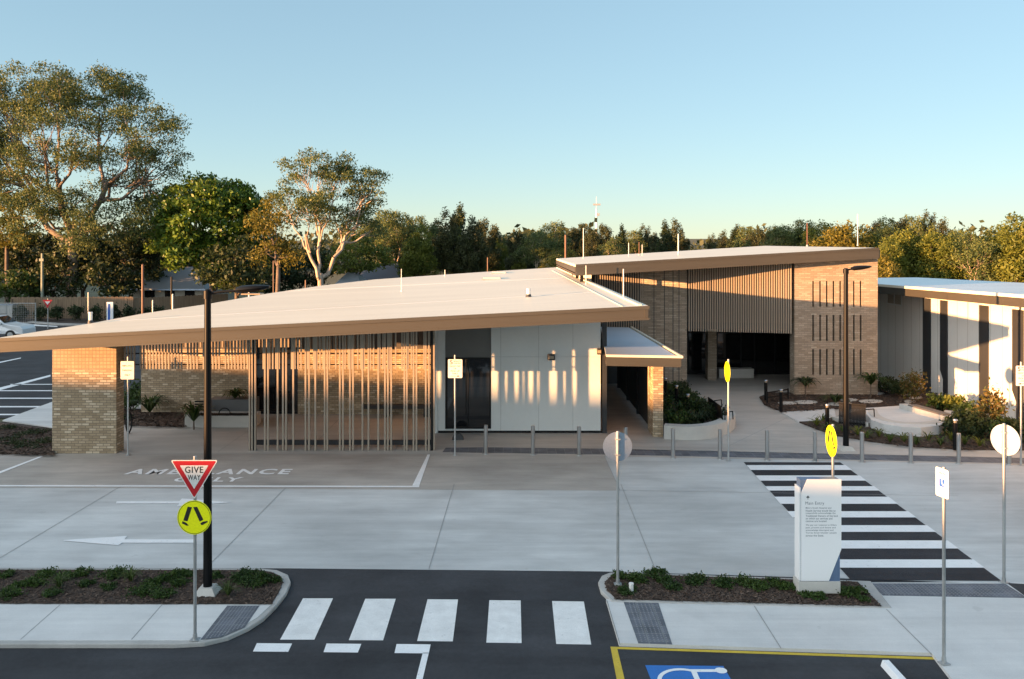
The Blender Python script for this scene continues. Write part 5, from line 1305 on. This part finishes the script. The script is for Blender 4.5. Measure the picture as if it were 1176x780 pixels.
PT['olive'] = [proto_tree('paperbark_tree', 61, [((0,0,7),(3.0,3.0,4.0)), ((.8,0,10.5),(2.0,2.0,2.6)), ((-1.6,0,5),(2.2,2.2,2.6)), ((1.8,0,5),(2.0,2.0,2.6))], 'leaf_olive', spacing=1.15, clump=.95, per=80, shell=.55, leafs=.2),
               proto_tree('paperbark_tree', 62, [((0,0,6.4),(3.4,3.0,3.8)), ((-1.0,0,10),(2.0,2.0,2.6)), ((1.6,0,9.4),(1.4,1.4,2.4))], 'leaf_olive', spacing=1.15, clump=.95, per=80, shell=.55, leafs=.2)]
PT['gold'] = [proto_tree('golden_tree', 71, [((0,0,5),(3.4,3.2,3.6)), ((.8,0,7.6),(2.2,2.2,2.2))], 'leaf_gold', spacing=1.4, clump=1.0, per=70, shell=.5, leafs=.2)]
usedp = set(); KN = {'cas': ('dark feathery casuarina', 13.6), 'gum': ('sparse small gum', 13.6), 'olive': ('olive green paperbark', 12.9), 'gold': ('golden bushy tree', 9.6)}
def far_tree(kind, px, topy, d, lab, group, rng=random.Random(5)):
    i = rng.randrange(len(PT[kind])); p = PT[kind][i]
    if (kind, i) in usedp: o = copy_tree(p)
    else: o = p; usedp.add((kind, i))
    hgt = ZA(topy, d); s = hgt / KN[kind][1]
    o.location = (XA(px, d), d, 0); o.rotation_euler = (0, 0, rng.uniform(0, 6.28)); o.scale = (s*rng.uniform(.9, 1.15), s*rng.uniform(.9, 1.15), s)
    o['label'] = lab; o['group'] = group
    return o
rr = random.Random(9)
# middle tree line above the pale roof: (px, top row)
mid = [(440,238,'gum'),(456,241,'gum'),(470,250,'cas'),(487,246,'gum'),(500,256,'cas'),(514,246,'cas'),(528,240,'cas'),(541,254,'cas'),(556,252,'cas'),(568,262,'cas'),(580,268,'gum'),(594,266,'cas'),(606,272,'cas'),(617,264,'gum'),(634,254,'gum'),(645,260,'cas'),(657,262,'cas'),(668,258,'cas'),
       (681,266,'cas'),(692,258,'cas'),(703,270,'gum'),(714,262,'cas'),(727,264,'gum'),(740,262,'cas'),(753,268,'cas'),(764,258,'cas'),(774,256,'cas'),(784,272,'cas'),(448,262,'cas'),(480,262,'olive'),(522,264,'olive'),(572,276,'olive')]
mid.sort()
for i, (px, ty_, kd) in enumerate(mid):
    d = rr.uniform(120, 165) if px < 640 else rr.uniform(150, 190)
    far_tree(kd, px, ty_, d, '%s, %s from the left in the line over the pale roof' % (KN[kd][0], ORD[i] if i < 30 else 'next to last' if i == 30 else 'last'), 'trees of the far line over the pale roof')
gold = [(648,286,'gold',118,'golden bushy tree glowing left of the corner of the upper roof'), (626,300,'gold',120,'small golden tree left of the brown pole'), (596,300,'olive',125,'low olive tree in front of the middle tree line'), (555,306,'olive',122,'low olive tree just over the back edge of the pale roof')]
for px, ty_, kd, d, lab in gold: far_tree(kd, px, ty_, d, lab, 'low trees just over the pale roof')
# right tree line
rt = [(818,272,'cas',190),(832,268,'cas',185),(846,262,'cas',170),(858,260,'gum',165),(872,262,'cas',160),(884,266,'cas',165),(898,258,'gum',150),(912,250,'gum',150),(926,254,'gum',150),(940,256,'olive',140),(952,260,'gold',132),(966,262,'olive',140),(980,258,'gold',130),(994,264,'olive',130),(1008,254,'cas',150),
      (1022,247,'gum',140),(1038,252,'cas',140),(1052,247,'gum',140),(1066,248,'cas',140),(1084,256,'cas',135)]
for i, (px, ty_, kd, d) in enumerate(rt):
    far_tree(kd, px, ty_, d, '%s, %s from the left in the tree line behind the brick tower' % (KN[kd][0], ORD[i]), 'trees of the line behind the brick tower')
fr_ = [(1020,276,'olive',88),(1036,270,'olive',92),(1050,264,'olive',90),(1064,266,'olive',94),(1078,268,'olive',88),(1092,262,'gum',94),(1104,268,'olive',90),(1118,262,'gum',86),(1132,260,'gum',92),(1146,264,'olive',88),(1160,258,'olive',92),(1174,250,'olive',84),(1188,250,'olive',88),(1204,256,'gum',90),(1012,290,'gold',84),(1216,262,'olive',92)]
fr_.sort()
for i, (px, ty_, kd, d) in enumerate(fr_):
    far_tree(kd, px, ty_, d, 'sunlit %s, %s from the left behind the white wing roof' % (KN[kd][0], ORD[i]), 'sunlit trees behind the white wing')
for k, ps in PT.items():
    for i, p in enumerate(ps):
        if (k, i) not in usedp:
            for c in list(p.children): bpy.data.objects.remove(c)
            bpy.data.objects.remove(p)
# distant wood closing the horizon
V = []
cc = []
rng = np.random.default_rng(77)
n = 26000
xs_ = rng.uniform(-330, 330, n); ys_ = rng.uniform(215, 300, n); tops = 9.5 + 2.5*np.sin(xs_*.11) + 1.8*np.sin(xs_*.31 + 1) + rng.normal(size=n)*.6
tops = np.where(np.abs(xs_ / ys_ - .225) < .03, tops * .72, tops)
zs_ = rng.uniform(0, 1, n) ** .8 * tops
Vq, Fq = leaf_quads(np.stack([xs_, ys_, zs_], 1), .95, .6, rng=rng)
o = mesh_obj('distant_wood', Vq, Fq, M['leaf_cas']); props(o, 'far wood closing the horizon behind the tree lines', 'wood', kind='stuff')
struct(MB().sheet([(-900, 900, 0), (1000, 900, 0), (1000, 1400, 22), (-900, 1400, 14)]).build('hills', M['grass']))

# ---- garden plants
def blades(mb, n, L, w, spread, rnd, up=.8, stem=0):
    for i in range(n):
        a = rnd.uniform(0, 6.283); e = rnd.uniform(.25, 1.0) * spread; d = Vector((math.cos(a), math.sin(a), 0)); s = Vector((-d.y, d.x, 0)) * w
        l = L * rnd.uniform(.7, 1.15); p0 = Vector((0,0,stem)) + d*.01; p1 = p0 + d*l*.35*e + Vector((0,0,l*.5*up)); p2 = p0 + d*l*.75*e + Vector((0,0,l*(.78 - .25*e)*up)); p3 = p0 + d*l*1.05*e + Vector((0,0,l*(.85-.62*e)*up))
        mb.add([p0-s*.6, p0+s*.6, p1+s, p1-s, p2+s*.8, p2-s*.8, p3], [(0,1,2,3),(3,2,4,5),(5,4,6)])
def spiky(name, lab, cat, loc, n, L, w, spread, seed, leafm='leaf_shrub', stem=0, group=None, up=.8):
    t = thing(name, lab, cat, loc, 0, group); rnd = random.Random(seed); mb = MB(); blades(mb, n, L, w, spread, rnd, up, stem)
    mb.build('leaves', M[leafm], t, local=True, smooth='leaf')
    if stem: MB().cyl((0,0,-.02), (0,0,stem+.02), .035, .028, 8).build('stem', M['bark_dark'], t, local=True)
    return t
def shrub(name, lab, cat, loc, rx, rz_, n, ls, seed, leafm='leaf_shrub', group=None):
    t = thing(name, lab, cat, loc, 0, group); rng = np.random.default_rng(seed); m = max(5, int(n / 40))
    c = rng.normal(size=(m, 3)); c /= np.linalg.norm(c, axis=1)[:, None]; c *= rng.uniform(.25, .85, m)[:, None]; c[:, 2] = np.abs(c[:, 2]) if rz_ < rx*.6 else c[:, 2]
    k = n // m; C = np.repeat(c, k, 0) + rng.normal(size=(m*k, 3)) * .17
    C *= np.array([rx, rx, rz_]); C[:, 2] += rz_ if rz_ >= rx*.6 else 0.02; C[:, 2] = np.maximum(C[:, 2], .03)
    V, Fq = leaf_quads(C, ls, .45, rng=rng); o = mesh_obj('leaves', V, Fq, M[leafm]); o.parent = t
    mb = MB(); rnd = random.Random(seed)
    for i in range(5):
        q = C[rnd.randrange(len(C))]; mb.cyl((0,0,-.01), tuple(q), .02*max(.4, rx), .007, 5, cap=False)
    mb.build('stems', M['bark_dark'], t, local=True); return t
sp = [(221,493-17,33.9,'spiky')]
g = G(172, 478, .07); spiky('cordyline', 'spiky green plant in the mulch left of the alcove', 'plant', g, 70, 1.15, .035, 1.0, 1, stem=.15)
g = G(222, 480, .07); g.y = 33.2; g.x = XA(222, 33.2); spiky('cordyline', 'spiky green plant at the left end of the alcove bench', 'plant', (g.x, 33.25, .01), 60, 1.15, .035, 1.0, 2, stem=.3)
spiky('cordyline', 'arching green plant in the dark planter box of the alcove', 'plant', (XA(270, 34.9), 34.9, .91), 70, .65, .035, 1.2, 3)
g = G(153, 470, .07); shrub('shrub', 'dense green shrub seen between the brick pier and the rear wall', 'shrub', (g.x, g.y, .05), .9, .6, 1500, .07, 4)
g = G(140, 482, .07); shrub('shrub', 'small low shrub just right of the left brick pier', 'shrub', (g.x, g.y, .05), .5, .25, 500, .05, 5, 'leaf_dark')
for i, (px, py, dd, h_) in enumerate(((73, 366, 82.6, .95), (47, 367, 82, .9), (65, 367, 82, .95), (86, 367, 82, .95), (109, 368, 82, .9), (131, 368, 82, .85), (146.5, 367, 82.3, .85), (166, 366, 82.5, .7), (180, 366, 82.5, .7), (24, 367, 82, .9))):
    pass
for i, px in enumerate((24, 47, 65, 86, 109, 131, 147, 167, 181)):
    shrub('fence_shrub', 'dark rounded shrub, %s from the left in the row along the paling fence' % ORD[i], 'shrub', (XA(px, 80.5), 80.5, .08), .78, .78, 900, .10, 60+i, 'leaf_dark', 'shrubs along the paling fence')
# left back bed patches
for i, (px, py) in enumerate(((10,492),(25,500),(42,497),(18,510),(50,508),(35,514),(5,505))):
    g = G(px, py, .07); shrub('groundcover_plant', 'low dull plant, %s in the mulch bed left of the brick pier' % ORD[i], 'plant', g, .55, .14, 350, .035, 80+i, 'leaf_dark', 'low plants in the bed left of the pier')
# planter by walkway
pl_ = [(770,492),(780,494),(792,493),(805,490),(820,488),(768,480),(782,478),(796,480),(810,480),(768,466),(780,466),(793,468),(804,472),(770,456),(784,455)]
for i, (px, py) in enumerate(pl_):
    g = G(px, py, .10)
    if i % 3 == 0: spiky('flax_plant', 'dark strappy plant, %s clump counted from the wall of the curved planter' % ORD[i], 'plant', g, 70, .95, .022, .8, 100+i, 'leaf_dark' if i % 2 else 'leaf_shrub', group='plants in the curved planter')
    else: shrub('leafy_plant', 'leafy dark plant, %s clump counted from the wall of the curved planter' % ORD[i], 'plant', g, .55, .42, 700, .06, 100+i, 'leaf_shrub' if i % 2 else 'leaf_dark', 'plants in the curved planter')
# right garden
g = G(925, 455, .06); spiky('cordyline', 'dark palm-like plant at the left foot of the brick tower', 'plant', g, 60, .75, .05, 1.2, 130, 'leaf_dark', stem=.45)
g = G(1000, 457, .06); spiky('cordyline', 'spiky palm-like plant at the right corner of the brick tower', 'plant', g, 70, .95, .045, 1.1, 131, 'leaf_shrub', stem=.6)
g = G(960, 463, .06); spiky('fern', 'low arching fern behind the street lamp', 'plant', g, 60, .7, .03, 1.3, 132, 'leaf_shrub')
g = G(1050, 462, .065); shrub('banksia_shrub', 'upright grey green shrub with rusty tips before the white wing', 'shrub', g, .6, .82, 1100, .06, 133, 'leaf_orange')
for i, (px, py, rx, rz_, lf, lab) in enumerate(((1082,472,.62,.42,'leaf_shrub','bright green leafy shrub behind the timber topped bench'), (1098,476,.6,.42,'leaf_olive','light green shrub to the right of the timber topped bench'), (1112,488,.62,.48,'leaf_shrub','green shrub before the black stripe with the kink'),
     (1138,499,.72,1.0,'leaf_orange','tall shrub with glowing orange new leaves near the right edge'), (1120,502,.7,.5,'leaf_dark','dark leafy shrub below the orange tipped one'), (1155,505,.65,.42,'leaf_shrub','green shrub behind the right round sign'), (1100,500,.7,.5,'leaf_dark','dark leafy shrub behind the rightmost path light'),
     (1020,452,.7,.45,'leaf_dark','low dark shrub in the shaded corner by the tower'), (1034,456,.6,.4,'leaf_dark','low dark shrub left of the rusty tipped one'), (1170,508,.8,.5,'leaf_dark','dark shrub at the right edge behind the sign'))):
    g = G(px, py, .065); shrub('garden_shrub', lab, 'shrub', g, rx, rz_, 1150, .07, 140+i, lf, 'shrubs in the right garden')
for i, (px, py) in enumerate(((945,484),(952,496),(938,489),(968,497),(985,500),(996,504),(1010,502),(1022,508),(1038,508),(1052,511),(1066,506),(1080,512),(1092,506),(1108,511),(1125,513),(1145,512))):
    g = G(px, py, .065); spiky('grass_tuft', 'strappy green tuft, %s from the left in the right mulch bed' % ORD[i], 'plant', g, 24, .55, .018, 1.0, 160+i, 'leaf_grass' if i % 2 else 'leaf_olive', group='tufts in the right mulch bed')
# island groundcover
rg = random.Random(21)
il = [(12,684,.32),(22,673,.22),(40,672,.26),(60,683,.24),(52,662,.3),(75,664,.24),(92,660,.26),(68,675,.2),(100,672,.2),(125,676,.2),(135,662,.36),(150,668,.22),(165,681,.36),(176,672,.3),(185,684,.3),(196,664,.3),(205,672,.24),(215,661,.22),(248,663,.2),(262,684,.3),(276,668,.3),(285,662,.3),(296,671,.34),(303,665,.26),(8,662,.2),(318,668,.2)]
il.sort()
for i, (px, py, s) in enumerate(il):
    g = G(px, py, K + .012)
    lab = '%s green plant, %s from the left in the left island' % ('larger' if s > .27 else 'small', ORD[i])
    if i in (6, 12, 20): spiky('grass_tuft', lab, 'plant', g, 60, .45, .007, .9, 200+i, 'leaf_grass', group='low plants in the left island')
    else: shrub('groundcover_plant', lab, 'plant', g, s, s*.5, int(700*s/.3), .026, 200+i, 'leaf_ground', 'low plants in the left island')
ir = [(712,664,.28),(728,667,.36),(745,664,.42),(752,661,.36),(762,668,.36),(772,675,.3),(786,662,.38),(800,669,.36),(815,676,.3),(832,672,.38),(846,678,.3),(860,671,.36),(872,676,.3),(890,671,.28),(905,677,.28),(925,684,.24),(940,687,.2),(972,683,.3),(985,682,.26),(990,690,.18),(720,680,.3),(740,680,.3)]
ir = [(a, b, c * .82) for a, b, c in ir if (a, b) not in ((745,664),(786,662),(815,676),(846,678),(740,680))]
ir.sort()
for i, (px, py, s) in enumerate(ir):
    g = G(px, py, K + .012); lab = '%s green plant, %s from the left in the right island' % ('larger' if s > .33 else 'small', ORD[i])
    shrub('groundcover_plant', lab, 'plant', g, s, s*.55, int(800*s/.3), .028, 250+i, 'leaf_ground', 'low plants in the right island')
S['note'] = ''
del S['note']
